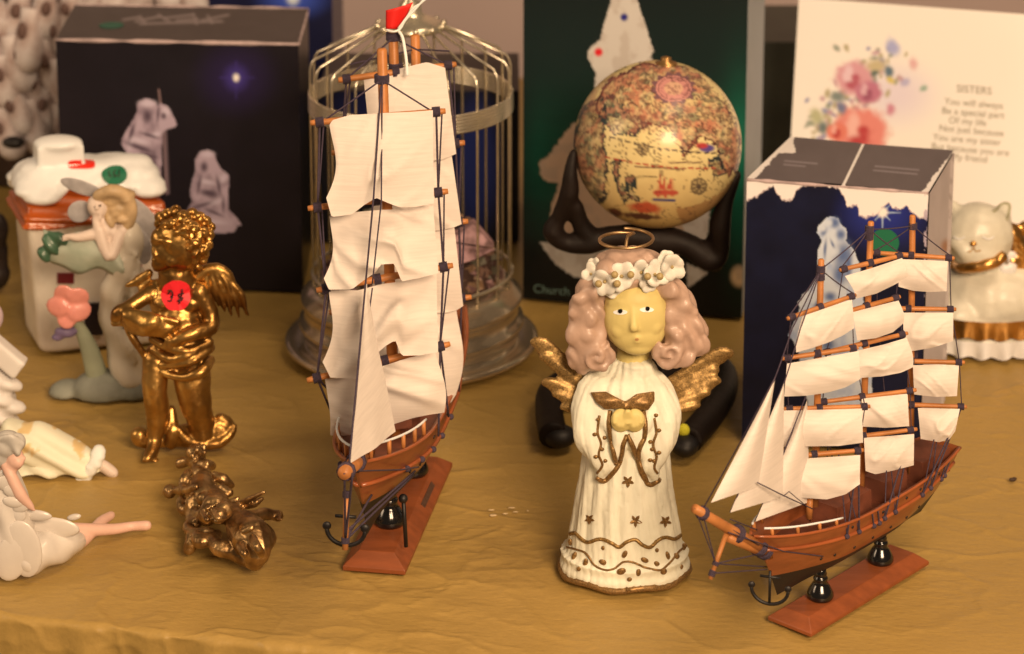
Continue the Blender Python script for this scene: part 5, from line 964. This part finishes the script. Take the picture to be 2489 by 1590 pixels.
for j in range(4): chain(Yq, s, [(172-j, 572+j*3, 54, 4), (160-j*2, 572+j*4, 56, 3.4), (152, 574+j*4, 55, 2.6)], m, 6); chain(Yq, s, [(234+j*4, 532, 50, 4), (231+j*4, 518, 52, 3)], m, 6)
chain(Yq, s, [(236, 498, 54, 3), (235, 508, 60, 4)], m, 8); chain(Yq, s, [(231, 517, 55, 2.5), (240, 517, 56, 2.5)], m, 8)
m.organic('body', M['skin'], fa, .0008, 2)
m = MB(); rg = random.Random(3)
for i in range(46):
    a = rg.uniform(0, 6.28); q = rg.uniform(8, 46); m.ell(at(279+q*math.cos(a), 502+q*.95*math.sin(a), Yq-rg.uniform(8, 34)*s), rg.uniform(10, 19)*s, rg.uniform(10, 16)*s, rg.uniform(9, 16)*s, None, 10, 8)
for L in ([(250, 470, 34, 12), (280, 462, 32, 14), (312, 480, 22, 14)], [(300, 520, 22, 14), (308, 545, 24, 12), (300, 560, 28, 8)], [(262, 530, 40, 9), (272, 548, 42, 8)]): chain(Yq, s, L, m)
chain(Yq, s, [(238, 476, 38, 14), (270, 464, 40, 16), (305, 476, 30, 16), (318, 510, 26, 16), (312, 545, 26, 14), (292, 566, 30, 10)], m)
m.organic('hair', mat('blond_hair', ob(208, 160, 102), .5, var=.3, vscale=120, bump=.2, bscale=400), fa, .0010, 3)
for x, y in ((231, 503), (243, 500)): MB().ell(at(x, y, Yq-53*s), .0009, .0006, .0006, nu=8, nv=6).build('eye', M['ink'], fa)
wg = mat('dusty_wing', ob(222, 196, 166), .4, var=.25, vscale=160, transl=.4, coat=.2)
for (x, y, rx, ry, ro, dz) in ((200, 456, 54, 17, .35, -6), (194, 514, 30, 26, -.5, -4), (352, 535, 26, 66, -.62, -10), (344, 600, 24, 44, -.15, -8)): MB().ell(at(x, y, Yq-dz*s), rx*s, 2*s, ry*s, Matrix.Rotation(ro, 3, 'Y'), 24, 10).build('wing', wg, fa)
P = []; 
for j in range(9):
    v = j/8-.5; P.append([at(106+195*u, 592+52*u+18*math.sin(u*7)*.5+v*(30+62*math.sin(math.pi*min(1, u*.8+.15)))+6*math.sin(u*14+v*3), Yq-(34+20*u+10*math.cos(v*3)-12*abs(v))*s) for u in np.linspace(0, 1, 22)])
lf = MB().grid(P).build('leaf', mat('grey_green_leaf', ob(196, 180, 140), .5, vscale=40, col2=ob(150, 148, 110), coat=.1), fa); so = lf.modifiers.new('t', 'SOLIDIFY'); so.thickness = .0022
m = MB(); blobs(Yq, s, [(128, 592, 40, 24, 26, 16), (112, 612, 38, 18, 22, 14), (150, 580, 38, 20, 14, 14), (118, 580, 42, 12, 20, 10)], m); m.organic('curled_leaf', mat('dark_green_leaf', ob(72, 98, 62), .4, var=.4, vscale=90, coat=.3), fa, .0012, 2, lambda co, nr: .0012*np.sin(co[:, 0]*600+co[:, 2]*500))
m = MB(); chain(Yq, s, [(176, 760, 34, 10), (196, 800, 30, 15), (218, 850, 22, 22), (235, 910, 14, 26)], m); m.organic('flower_stem', mat('pale_green_stem', ob(160, 150, 108), .5, var=.2, vscale=60), fa, .0012, 3)
m = MB()
for j in range(5):
    a = j*1.2566+.5; rt = Matrix.Rotation(-a, 3, 'Y') @ Matrix.Rotation(.35, 3, 'Z'); m.ell(at(168+30*math.cos(a), 742+30*math.sin(a), Yq-48*s), 29*s, 7*s, 25*s, rt, 16, 10)
m.ell(at(168, 742, Yq-44*s), 18*s, 8*s, 18*s); m.organic('flower', mat('coral_flower', ob(238, 140, 108), .4, var=.15, vscale=90, coat=.3, sub=.1), fa, .0010, 2, lambda co, nr: .0006*(fbm(co[:, 0]*200, co[:, 2]*200, 3)-.5))
m = MB(); blobs(Yq, s, [(158, 808, 36, 26, 12, 12, .2), (140, 820, 34, 16, 9, 10), (182, 802, 34, 18, 10, 12, -.3)], m); m.organic('violet_petals', mat('violet_petals', ob(128, 100, 112), .5, var=.3, vscale=120), fa, .0012, 2)
# ---------------------------------------------------------------- standing gold cherub
g0 = gz(420, 1092); Yc_ = g0.y; s = scl(Yc_); cb = thing('cherub_figurine', (g0.x, Yc_, 0), 'standing gold cherub with a red price sticker on its chest', 'cherub figurine')
m = MB(); rg = random.Random(5); c = lambda x, y: (260+x/2.332, 480+y/2.332)
def cB(L, mb): blobs(Yc_, s, [(*c(q[0], q[1]), q[2], *[v/2.332 for v in q[3:]]) for q in L], mb)
def cC(L, mb, n=18): chain(Yc_, s, [(*c(x, y), dz, r_/2.332) for x, y, dz, r_ in L], mb, n)
# head: skull, face turned to the left, cheek, nose, lips, chin, brows, lids
cB([(425, 245, 4, 150, 160, 150), (335, 300, 22, 82, 100, 92), (372, 350, 46, 46, 42, 48), (300, 372, 34, 48, 40, 50), (288, 394, 36, 30, 26, 30), (300, 235, 30, 55, 60, 60), (278, 322, 50, 19, 15, 22), (268, 352, 46, 18, 9, 20), (276, 368, 46, 17, 9, 18), (335, 272, 62, 20, 11, 12), (272, 268, 46, 12, 9, 10), (440, 330, 40, 22, 34, 20)], m)
cC([(272, 225, 44, 13), (266, 262, 44, 13), (268, 300, 48, 16), (274, 320, 52, 18)], m); cC([(276, 240, 50, 13), (330, 246, 62, 14), (392, 268, 56, 13)], m)
cC([(390, 400, 4, 96), (400, 480, 0, 112)], m)
# trunk and limbs
cB([(390, 590, 4, 150, 120, 100), (520, 545, 14, 62, 66, 60), (255, 545, 10, 62, 52, 60), (395, 690, 10, 150, 110, 120), (420, 800, 12, 145, 110, 125), (430, 900, 12, 150, 110, 125), (450, 860, 34, 90, 70, 90), (330, 600, 26, 70, 50, 50), (470, 600, 24, 70, 50, 50)], m)
cC([(540, 570, 16, 52), (588, 660, 18, 48), (585, 740, 34, 46), (500, 765, 62, 42), (410, 805, 72, 36), (365, 822, 72, 26)], m)
cC([(220, 560, 20, 46), (130, 620, 40, 42), (70, 655, 44, 44), (50, 680, 44, 34)], m)
for j in range(4): cC([(40+j*10, 700, 46, 13), (30+j*12, 715-j*3, 52, 11), (42+j*10, 726, 55, 9)], m, 10)
for j in range(4): cC([(370, 806+j*12, 78, 12), (340, 812+j*13, 80, 11), (322, 824+j*12, 76, 8)], m, 10)
# shawl slung across the chest, its hanging end, the folded skirt
P = []
for j in range(9):
    v = j/8; P.append([at(*c(95+310*u-20*v*u, 630+70*u+(20+110*math.sin(math.pi*min(1, .25+u*.62)))*v+10*math.sin(u*9)*v), Yc_-(52+26*math.sin(math.pi*u)+14*math.sin(math.pi*v)+3*math.sin(u*13+v*4))*s) for u in np.linspace(0, 1, 20)])
for u in range(20): m.tube([P[j][u] for j in range(9)], [10/2.332*s*1.3]*9, 8)
cC([(90, 632, 54, 14), (220, 660, 72, 18), (400, 705, 78, 16)], m); cC([(110, 730, 40, 20), (150, 800, 42, 24), (195, 870, 40, 22), (225, 935, 34, 14)], m)
for L in ([(255, 800, 50, 26), (340, 850, 70, 24), (470, 870, 76, 22), (590, 820, 44, 22)], [(262, 860, 46, 26), (350, 915, 68, 24), (440, 905, 82, 20), (500, 880, 76, 14)], [(300, 950, 48, 22), (400, 950, 76, 20), (480, 930, 82, 22), (560, 880, 58, 24), (600, 850, 34, 20)], [(290, 975, 44, 22), (350, 1005, 64, 24), (430, 1022, 80, 22), (500, 1005, 84, 30), (550, 975, 72, 36), (590, 920, 34, 26)], [(250, 900, 34, 34), (262, 950, 30, 30)]): cC(L, m)
# legs, feet and the cloth pooled behind them
cC([(275, 900, 24, 72), (272, 1000, 34, 74), (272, 1110, 40, 70), (285, 1190, 26, 68), (285, 1270, 20, 62), (272, 1350, 24, 44), (266, 1400, 34, 40), (248, 1455, 58, 38), (232, 1480, 74, 30)], m)
for j in range(5): cC([(212+j*19, 1478+j*3, 78-j*2, 12), (206+j*19, 1492+j*2, 84-j*2, 9)], m, 8)
cC([(480, 940, 14, 104), (485, 1060, 26, 102), (502, 1160, 24, 90), (522, 1230, 12, 78), (535, 1290, 6, 70), (540, 1350, 6, 70)], m)
cC([(470, 1262, 22, 14), (520, 1276, 34, 15), (580, 1262, 22, 14)], m)
cC([(400, 1310, 14, 22), (450, 1370, 24, 26), (540, 1400, 26, 28), (640, 1390, 18, 30), (700, 1340, 6, 30), (725, 1295, -4, 14)], m); cC([(640, 1250, -6, 30), (690, 1300, -6, 30), (650, 1360, -10, 50), (540, 1370, -14, 60), (440, 1360, -14, 40)], m)
cC([(180, 1350, 4, 50), (200, 1370, 0, 50), (300, 1380, -8, 44), (400, 1380, -10, 40)], m); cC([(365, 1200, -6, 22), (370, 1270, 2, 34), (372, 1330, 14, 36), (365, 1395, 10, 36)], m); cB([(480, 1350, -8, 150, 66, 60), (610, 1335, -4, 110, 85, 60), (660, 1300, -10, 66, 66, 34), (230, 1370, -10, 80, 50, 40)], m)
cC([(240, 430, -14, 26), (180, 470, -16, 34), (112, 500, -16, 14)], m); cC([(200, 520, -6, 26), (280, 500, -4, 40)], m)
for v in m.v: v.z = max(v.z, .0008)
def dc(co, nr): return .0009*(fbm(co[:, 0]*150+co[:, 1]*70, co[:, 2]*150, 5)-.5)+.0005*(fbm(co[:, 0]*420, co[:, 2]*420, 8)-.5)
bo = m.organic('body', M['gold'], cb, .0008, 3, dc); CB = bvh(bo)
m = MB()
for i, (x, y, r_) in enumerate(((300, 112, 32), (342, 92, 32), (390, 76, 34), (432, 108, 38), (482, 92, 34), (524, 112, 34), (562, 135, 32), (370, 146, 30), (430, 186, 32), (490, 168, 34), (542, 198, 34), (582, 212, 30), (500, 256, 33), (545, 296, 34), (574, 268, 30), (500, 318, 28), (544, 352, 28), (492, 356, 26), (478, 394, 24), (520, 396, 24), (330, 155, 28), (290, 150, 25), (392, 200, 22), (592, 168, 26), (455, 140, 26), (520, 225, 24), (560, 320, 24), (285, 185, 16), (455, 220, 20), (470, 285, 22))):
    q = math.hypot(x-425, y-245)/165; dz = 6+64*math.sqrt(max(0, 1-min(1, q*q))); R_ = r_/2.332
    m.ell(at(*c(x, y), Yc_-(dz-4)*s), R_*s, None, None, None, 14, 10); cx_, cy_ = c(x, y); a0 = rg.uniform(0, 6.28); sg = rg.choice((-1, 1))
    m.tube([at(cx_+R_*(.85-.11*t)*math.cos(a0+sg*t), cy_+R_*(.85-.11*t)*math.sin(a0+sg*t), Yc_-(dz+R_*.55+t*.8)*s) for t in np.linspace(0, 6.2, 18)], [s*R_*.26]*18, 8)
m.organic('curls', M['gold'], cb, .0007, 1)
m = MB(); cC([(500, 470, -6, 34), (550, 420, -10, 34), (620, 402, -12, 32), (685, 438, -12, 28), (715, 510, -12, 24), (760, 590, -14, 18), (802, 668, -14, 7)], m)
for i, (x1, y1) in enumerate(((790, 660), (748, 676), (706, 668), (668, 645), (632, 612), (600, 585))): cC([(660-i*20, 440+i*4, -10+i, 20), (x1-28, (y1+440)/2, -8+i*.8, 21), (x1, y1, -12+i, 8)], m, 10)
for i, (x1, y1) in enumerate(((700, 570), (660, 560), (622, 540))): cC([(640-i*26, 425, -4, 16), (x1-16, 500, -1, 16), (x1, y1, -2, 7)], m, 10)
m.organic('wing', M['gold'], cb, .0008, 1, lambda co, nr: .0005*(fbm(co[:, 0]*400, co[:, 2]*400, 4)-.5))
st = patch(CB, 429, 719, 36, 36, 'price_sticker', M['redsticker'], cb, None, .0012, 'round red price sticker')
ink_on(CB, [[(411, 708), (420, 704), (421, 712), (415, 717), (422, 722), (418, 730), (410, 730)], [(444, 706), (434, 710), (436, 717), (442, 720), (440, 729), (432, 730)], [(441, 701), (439, 712), (437, 724), (435, 736)]], st, .00045, .0024)
# ---------------------------------------------------------------- pair of small gold cherubs lying tangled
g0 = gz(545, 1300); Yl = g0.y; s = scl(Yl); lc = thing('cherub_pair', (g0.x, Yl, 0), 'pair of small bronze cherubs tangled together lying on the cloth', 'cherub figurine')
def gb(L, mb, n=12):   # points given by photo pixel and height above the table (metres)
    P = spline([gz(q[0], q[1], q[2]) for q in L], 4); R = np.interp(np.linspace(0, 1, len(P)), np.linspace(0, 1, len(L)), [q[3]*s for q in L]); mb.tube(P, list(R), n); mb.ell(P[0], R[0]*.98, nu=10, nv=6); mb.ell(P[-1], R[-1]*.98, nu=10, nv=6)
m = MB(); k = lambda x, y: (380+x/4.5235, 1060+y/4.5235)
def G(L, n=12): gb([(*k(a, b), h, r_*1.04) for a, b, h, r_ in L], m, n)
for (a, b, h, r_) in ((430, 190, .020, 25), (400, 180, .026, 16), (470, 150, .024, 14), (510, 120, .020, 9), (380, 240, .018, 14)): m.ell(gz(*k(a, b), h), r_*s)
G([(270, 300, .012, 14), (350, 280, .014, 12), (450, 300, .016, 16), (560, 310, .018, 12), (610, 330, .014, 12)])
G([(350, 400, .020, 11), (320, 450, .022, 12), (300, 560, .018, 12), (330, 600, .022, 9), (440, 560, .030, 8)]); G([(150, 610, .010, 18), (90, 620, .006, 7)]); G([(210, 600, .012, 10), (290, 600, .014, 13)])
G([(520, 440, .018, 18), (500, 550, .018, 32), (480, 680, .016, 34), (450, 800, .012, 30)]); G([(640, 430, .016, 10), (740, 480, .014, 14), (820, 540, .010, 9)]); G([(720, 560, .02, 9), (800, 620, .018, 11)])
G([(280, 720, .012, 14), (290, 800, .010, 14), (380, 830, .010, 16), (420, 950, .010, 20)])
for (a, b, h, r_) in ((640, 790, .030, 32), (740, 820, .034, 22), (560, 860, .028, 22), (690, 880, .034, 18), (600, 720, .028, 20), (740, 740, .026, 14), (520, 690, .024, 18)): m.ell(gz(*k(a, b), h), r_*s)
G([(560, 680, .026, 8), (660, 690, .03, 9), (760, 700, .026, 8)]); G([(500, 840, .034, 6), (560, 920, .034, 6)]); G([(640, 830, .042, 6), (690, 910, .042, 6), (750, 900, .04, 6)])
G([(870, 780, .018, 16), (880, 900, .020, 24), (950, 1000, .020, 40), (1050, 1120, .020, 46), (1100, 1260, .016, 34), (1080, 1370, .010, 24)])
G([(960, 880, .026, 14), (1080, 880, .024, 14), (1180, 860, .022, 15), (1280, 870, .020, 13), (1340, 880, .018, 14)]); 
for j in range(4): G([(1330, 850+j*22, .02, 6), (1370, 840+j*26, .021, 4.5)], 6)
G([(900, 740, .022, 6), (1030, 690, .028, 7), (1180, 620, .034, 4)]); G([(960, 770, .020, 8), (1080, 740, .024, 10), (1160, 690, .026, 5)]); G([(820, 720, .022, 7), (900, 680, .024, 5)])
G([(1180, 1040, .014, 18), (1230, 1120, .010, 20), (1170, 1240, .010, 20)]); G([(1060, 1120, .030, 10), (1110, 1220, .030, 10), (1160, 1300, .024, 9)]); G([(920, 1200, .022, 11), (970, 1290, .022, 11)]); G([(960, 1050, .032, 8), (1050, 1010, .034, 8)])
G([(1080, 1370, .008, 22), (960, 1320, .009, 22), (820, 1260, .011, 20), (700, 1230, .012, 20), (640, 1160, .012, 17), (660, 1080, .012, 13)]); G([(600, 1140, .012, 16), (480, 1150, .012, 19), (450, 1090, .012, 13)]); G([(370, 1100, .010, 11), (385, 1160, .008, 15), (360, 1240, .004, 15)])
G([(440, 950, .012, 14), (350, 990, .010, 14), (400, 1060, .012, 12), (600, 1060, .014, 12)])
for v in m.v: v.z = max(v.z, .0006)
G([(430, 230, .014, 22), (470, 330, .014, 20), (500, 440, .012, 26)]); G([(520, 600, .010, 34), (640, 760, .014, 36), (720, 830, .020, 30)]); G([(700, 800, .014, 26), (860, 900, .012, 26)]); G([(640, 460, .012, 14), (560, 500, .012, 20)]); G([(700, 600, .014, 12), (620, 660, .014, 18)]); G([(430, 860, .012, 18), (560, 900, .016, 20)])
for v in m.v: v.z = max(v.z, .0006)
m.ell(gz(*k(670, 820), .024), 34*s, 30*s, 30*s); m.ell(gz(*k(430, 215), .018), 26*s, 24*s, 24*s)
for (a_, b_, h, r_) in ((400, 215, .026, 7), (450, 235, .026, 7), (425, 250, .027, 6), (425, 275, .024, 8), (630, 905, .034, 7), (700, 915, .034, 7), (665, 935, .034, 7)): m.ell(gz(*k(a_, b_), h), r_*s)
rg = random.Random(8)
for (a_, b_, q_, h0, n_, r0) in ((670, 800, 125, .030, 30, 9), (470, 150, 70, .024, 12, 8)):
    for i in range(n_):
        t = rg.uniform(0, 6.28); q = q_*math.sqrt(rg.random()); m.ell(gz(*k(a_+q*math.cos(t), b_+q*.8*math.sin(t)), h0+.007*(1-(q/q_)**2)+rg.uniform(-.001, .001)), rg.uniform(.6, 1.1)*r0*s, None, None, None, 10, 8)
for v in m.v: v.z = max(v.z, .0006)
m.organic('body', M['gold_dark'], lc, .0006, 2, lambda co, nr: .0009*(fbm(co[:, 0]*220, co[:, 1]*180+co[:, 2]*120, 8)-.5)+.0004*(fbm(co[:, 0]*600, co[:, 1]*500+co[:, 2]*350, 18)-.5))
# ---------------------------------------------------------------- seated fairy at the left edge
g0 = gz(60, 1388); Ys = g0.y; s = scl(Ys); sf = thing('seated_fairy', (g0.x, Ys, 0), 'pearly white fairy sitting with long bare legs stretched out', 'fairy figurine')
pearl = mat('pearl_petal', ob(226, 196, 158), .34, coat=.35, var=.1, vscale=60); M['pink'] = mat('pink_skin', ob(234, 172, 130), .5, var=.05, vscale=90)
k = lambda x, y: (x/2.1975, 720+y/2.1975)
def dzg(x, y, h): return -(gz(*k(x, y), h).y-Ys)/s
def LG(L): return [(a, b, dzg(a, b, h), r_) for a, b, h, r_ in L]
def C(L): return [(*k(a, b), dz, r_) for a, b, dz, r_ in L]
m = MB(); chain(Ys, s, C(LG([(150, 1400, .010, 42), (240, 1350, .011, 46), (330, 1330, .010, 40), (395, 1315, .007, 30)])), m); chain(Ys, s, C([(30, 960, 6, 34), (40, 1060, 6, 46), (60, 1180, 8, 50), (60, 1300, 6, 62)]), m)
blobs(Ys, s, [(*k(60, 1440), 10, 60, 40, 34), (*k(40, 1330), 0, 60, 90, 40)], m)
for v in m.v: v.z = max(v.z, .0008)
m.organic('gown', pearl, sf, .0012, 4, lambda co, nr: .0006*np.sin(co[:, 0]*500+co[:, 2]*220))
for q in ((125, 1350, 44, 74, -.15, 58), (60, 1400, 40, 60, .25, 60), (290, 1235, 62, 26, .12, -22), (395, 1180, 18, 8, -.2, -34), (190, 1170, 40, 14, .1, 20), (60, 1040, 20, 16, .3, 48), (110, 1120, 22, 18, -.4, 46), (30, 1000, 22, 20, .5, 44), (70, 1100, 26, 14, .2, 50), (100, 1170, 18, 20, .4, 44)):
    MB().ell(at(*k(q[0], q[1]), Ys-q[5]*s), q[2]*s, 7*s, q[3]*s, Matrix.Rotation(q[4], 3, 'Y'), 18, 10).build('petal', pearl, sf)
m = MB(); 
for L in ([(30, 900, 34, 13), (60, 960, 42, 14), (110, 1060, 46, 15), (165, 1125, 42, 9)], [(0, 1080, 30, 13), (6, 1250, 36, 15), (8, 1400, 30, 16), (10, 1470, 34, 12)], LG([(340, 1245, .012, 18), (450, 1248, .009, 17), (600, 1245, .005, 14), (700, 1230, .004, 12), (785, 1225, .005, 13)]), LG([(385, 1330, .006, 16), (430, 1310, .005, 18), (480, 1270, .005, 15), (540, 1205, .005, 14), (595, 1170, .004, 11)]), [(10, 900, 10, 16), (20, 960, 6, 18)], [(20, 950, 10, 16), (4, 1010, 22, 15), (0, 1080, 30, 13)], [(20, 950, 4, 16), (30, 1150, 0, 18), (60, 1330, -4, 20), (200, 1340, dzg(200, 1340, .011), 18), (340, 1250, dzg(340, 1250, .012), 16)], [(200, 1340, dzg(200, 1340, .011), 18), (385, 1330, dzg(385, 1330, .006), 14)]): chain(Ys, s, C(L), m)
for j in range(4): chain(Ys, s, [(*k(160+j*5, 1120+j*2), 44-j*2, 4), (*k(172+j*5, 1145), 44, 3)], m, 6)
blobs(Ys, s, [(*k(80, 868), 28, 22, 28, 24), (*k(95, 890), 42, 14, 14, 12), (*k(126, 866), 36, 7, 5, 7), (*k(118, 888), 40, 7, 4, 6), (*k(100, 905), 44, 8, 6, 8)], m); m.organic('body', M['pink'], sf, .0009, 3)
m = MB(); blobs(Ys, s, [(*k(40, 790), 20, 38, 32, 34), (*k(90, 780), 30, 22, 22, 22), (*k(20, 850), 20, 24, 30, 26)], m)
for j in range(7): chain(Ys, s, [(*k(0+j*8, 760+j*4), 46, 6), (*k(60+j*6, 750+j*14), 52, 8), (*k(125-j*6, 790+j*10), 44, 5)], m, 6)
m.organic('hair', mat('grey_white_hair', ob(214, 188, 152), .5, var=.2, vscale=100), sf, .0009, 2)
MB().ell(at(*k(92, 834), Ys-50*s), .0011, nu=10, nv=6).build('eye', M['ink'], sf)
# ---------------------------------------------------------------- cream doll lying face down
g0 = gz(140, 1140); Yd = g0.y; s = scl(Yd); dl = thing('doll_figurine', (g0.x, Yd, 0), 'cream doll figurine in an orange-flowered dress lying on its side', 'doll figurine')
m = MB(); L = [(30, 1065, 10, 44), (80, 1075, 12, 50), (130, 1098, 14, 48), (180, 1125, 14, 46), (215, 1148, 14, 44)]
chain(Yd, s, L, m); blobs(Yd, s, [(100, 1150, 20, 70, 36, 40), (60, 1060, 5, 40, 34, 40), (200, 1145, 20, 30, 50, 36, .5), (185, 1170, 26, 24, 20, 22)], m)
for v in m.v: v.z = max(v.z, .0008)
def dcol(co):
    n = fbm(co[:, 0]*130, co[:, 2]*130+co[:, 1]*60, 5); c = np.tile(np.array(ob(238, 212, 160)), (len(co), 1)); a = sm(.56, .62, n)[:, None]*.75; c = c*(1-a)+np.array(ob(222, 165, 80))*a
    b = (sm(.60, .66, fbm(co[:, 0]*90+9, co[:, 2]*90+co[:, 1]*50, 15))*.6)[:, None]; return c*(1-b)+np.array(ob(245, 228, 190))*b
m.organic('dress', M['matte'], dl, .0011, 4, lambda co, nr: .0012*np.sin(co[:, 0]*330+co[:, 2]*520)*sm(.0, 1, 1)+.0014*(fbm(co[:, 0]*80, co[:, 2]*90, 2)-.5), dcol)
m = MB(); 
for j in range(16): t = j/15; m.ell(at(240-64*t*t+5*math.sin(j*2.4), 1092+t*92, Yd-(26+18*math.sin(math.pi*t))*s), 15*s, 15*s, 11*s)
m.organic('dress_frill', mat('frill_cream', ob(240, 218, 180), .55), dl, .0010, 2)
m = MB(); chain(Yd, s, [(215, 1125, 18, 18), (245, 1130, 18, 15), (268, 1145, 20, 15), (276, 1150, 22, 13)], m); m.organic('foot', M['skin'], dl, .0010, 3)
# ---------------------------------------------------------------- white ruffled figurine cut by the left edge
g0 = gz(-40, 1040); Yw = g0.y; s = scl(Yw); wf = thing('ruffled_figurine', (g0.x, Yw, 0), 'white ruffled figurine with a flat slab, cut by the left edge', 'figurine'); wm_ = mat('white_bisque', ob(236, 208, 172), .5, var=.1, vscale=50)
m = MB(); rt = Matrix.Rotation(.75, 3, 'Y'); c_ = at(5, 858, Yw-30*s); m.hexa([c_+rt @ Vector((a*62*s, b*24*s, -24*s)) for a, b in ((-1, -1), (1, -1), (1, 1), (-1, 1))], [c_+rt @ Vector((a*58*s, b*22*s, 24*s)) for a, b in ((-1, -1), (1, -1), (1, 1), (-1, 1))]); m.organic('slab', wm_, wf, .0012, 4)
m = MB(); blobs(Yw, s, [(-20, 960, 10, 55, 90, 50), (10, 936, 30, 36, 18, 26), (30, 940, 26, 22, 12, 18), (0, 970, 34, 36, 20, 26), (20, 995, 32, 32, 20, 24), (44, 990, 28, 16, 14, 16), (0, 1020, 28, 40, 24, 28), (28, 1022, 18, 20, 20, 20)], m); 
for v in m.v: v.z = max(v.z, .0008)
m.organic('ruffles', wm_, wf, .0012, 3, lambda co, nr: .0012*np.sin(co[:, 2]*480+co[:, 0]*300))
m = MB(); blobs(Yw, s, [(-18, 770, 0, 26, 34, 24), (-30, 820, 0, 30, 40, 26)], m); m.organic('head', mat('dusty_rose', ob(200, 160, 140), .5), wf, .0012, 2)
# ---------------------------------------------------------------- ornament of cream cups at the back left
Yo = 1.80; so_ = scl(Yo); c_ = at(160, 200, Yo); og = thing('cup_ornament', (c_.x, Yo+.05, 0), 'tall ornament of overlapping cream cups with painted dark hollows, at the back', 'ornament')
zb_ = .001; m = MB(); zt_ = at(160, -70, Yo).z; wlen = 330*so_
m.add([], []); m.lathe([(.001, 0), (wlen*.86, 0), (wlen*.92, zt_*.25), (wlen*.95, zt_*.7), (wlen*.8, zt_), (.001, zt_)], (c_.x, Yo+.07, zb_), 40, 1, .30); m.build('core', mat('gap_shade_core', ob(92, 66, 50), .8, var=.4, vscale=60), og)  # core coloured dark as the shade in the gaps between cups
cup_m = mat('cream_cup', ob(214, 186, 158, 1.05), .5, var=.22, vscale=50, col2=ob(168, 130, 105)); hol = mat('cup_hollow_shade', ob(104, 72, 56), .8)
rg = random.Random(9)
cup = MB(); pr = [(.0004, -.030), (.0075, -.0285), (.0120, -.022), (.0128, -.012), (.0105, 0), (.0085, .008), (.0088, .016), (.0075, .017), (.006, .010), (.004, .004), (.0005, .002)]; cup.lathe(pr, (0, 0, 0), 14); cme = cup.mesh('cup', Vector((0, 0, 0))); hm = MB(); hm.ell((0, -.0118, .001), .0042, .0024, .0062, nu=12, nv=8); hme = hm.mesh('hollow_shade', Vector((0, 0, 0)))  # dark blob on each cup's front stands in for shade inside its opening
for me, mm_ in ((cme, cup_m), (hme, hol)):
    me.materials.append(mm_); me.polygons.foreach_set('use_smooth', [True]*len(me.polygons))
def cup_at(x, y, dz):
    o = bpy.data.objects.new('cup', cme); COL.objects.link(o); o.parent = og; p = at(x, y, Yo-dz); o.location = p-root_loc(og); o.rotation_euler = (rg.uniform(-.15, .2), rg.uniform(-.35, .35), rg.uniform(-.5, .5)); q = rg.uniform(.78, 1.08); o.scale = (q*1.0, q*.9, q*rg.uniform(.9, 1.15))
    h = bpy.data.objects.new('hollow_shade', hme); COL.objects.link(h); h.parent = o
for j, y in enumerate(range(20, 345, 56)):
    for x in range(-22+(j % 2)*34, 200, 68): cup_at(x+rg.uniform(-9, 9), y+rg.uniform(-10, 10), .012+rg.uniform(0, .012))
for x in range(165, 470, 58): cup_at(x+rg.uniform(-8, 8), -42+rg.uniform(-8, 8), .010)
MB().ell(at(33, 346, Yo-.035), .0085, .006, .0045).build('hollow_shade', M['blackmatt'], og)  # black blob colours in the shade of a larger opening
# dark mottled thing at the far left edge
g0 = gz(-12, 700); Yv = g0.y; s = scl(Yv); m = MB(); blobs(Yv, s, [(-30, 610, 0, 50, 90, 44), (-12, 560, 10, 34, 46, 34), (-20, 670, 6, 44, 40, 40)], m)
for v in m.v: v.z = max(v.z, .0008)
o = m.organic('dark_figurine', mat('mottled_dark_glaze', ob(70, 52, 40), .5, var=.6, vscale=70), None, .0018, 3, lambda co, nr: .003*(fbm(co[:, 0]*80, co[:, 2]*80, 3)-.5), org=g0); tag(o, 'dark mottled figurine half hidden at the far left edge', 'figurine')
# small litter on the cloth
p = gz(2461, 1168); m = MB(); m.ell(p+Vector((0, 0, .0005)), .0022, .0012, .0012); m.ell(p+Vector((.0012, .0006, .0008)), .0014, .001, .001); o = m.organic('speck', mat('dark_speck', ob(62, 38, 22), .7), None, .0003, 1, org=p); tag(o, 'small dark brown speck lying on the cloth at right', 'speck')
m = MB(); rg = random.Random(2)
for i in range(6):
    p = gz(1222+rg.gauss(0, 26), 1248+rg.gauss(0, 10), -.0006); m.ell(p, rg.uniform(.0006, .003), rg.uniform(.0005, .0016), .0003, None, 7, 5)
o = m.build('crumbs', mat('pale_crumbs', ob(214, 170, 110), .8), None, org=gz(1215, 1250)); tag(o, 'pale crumbs scattered on the cloth left of the angel', 'crumbs'); o['kind'] = 'stuff'
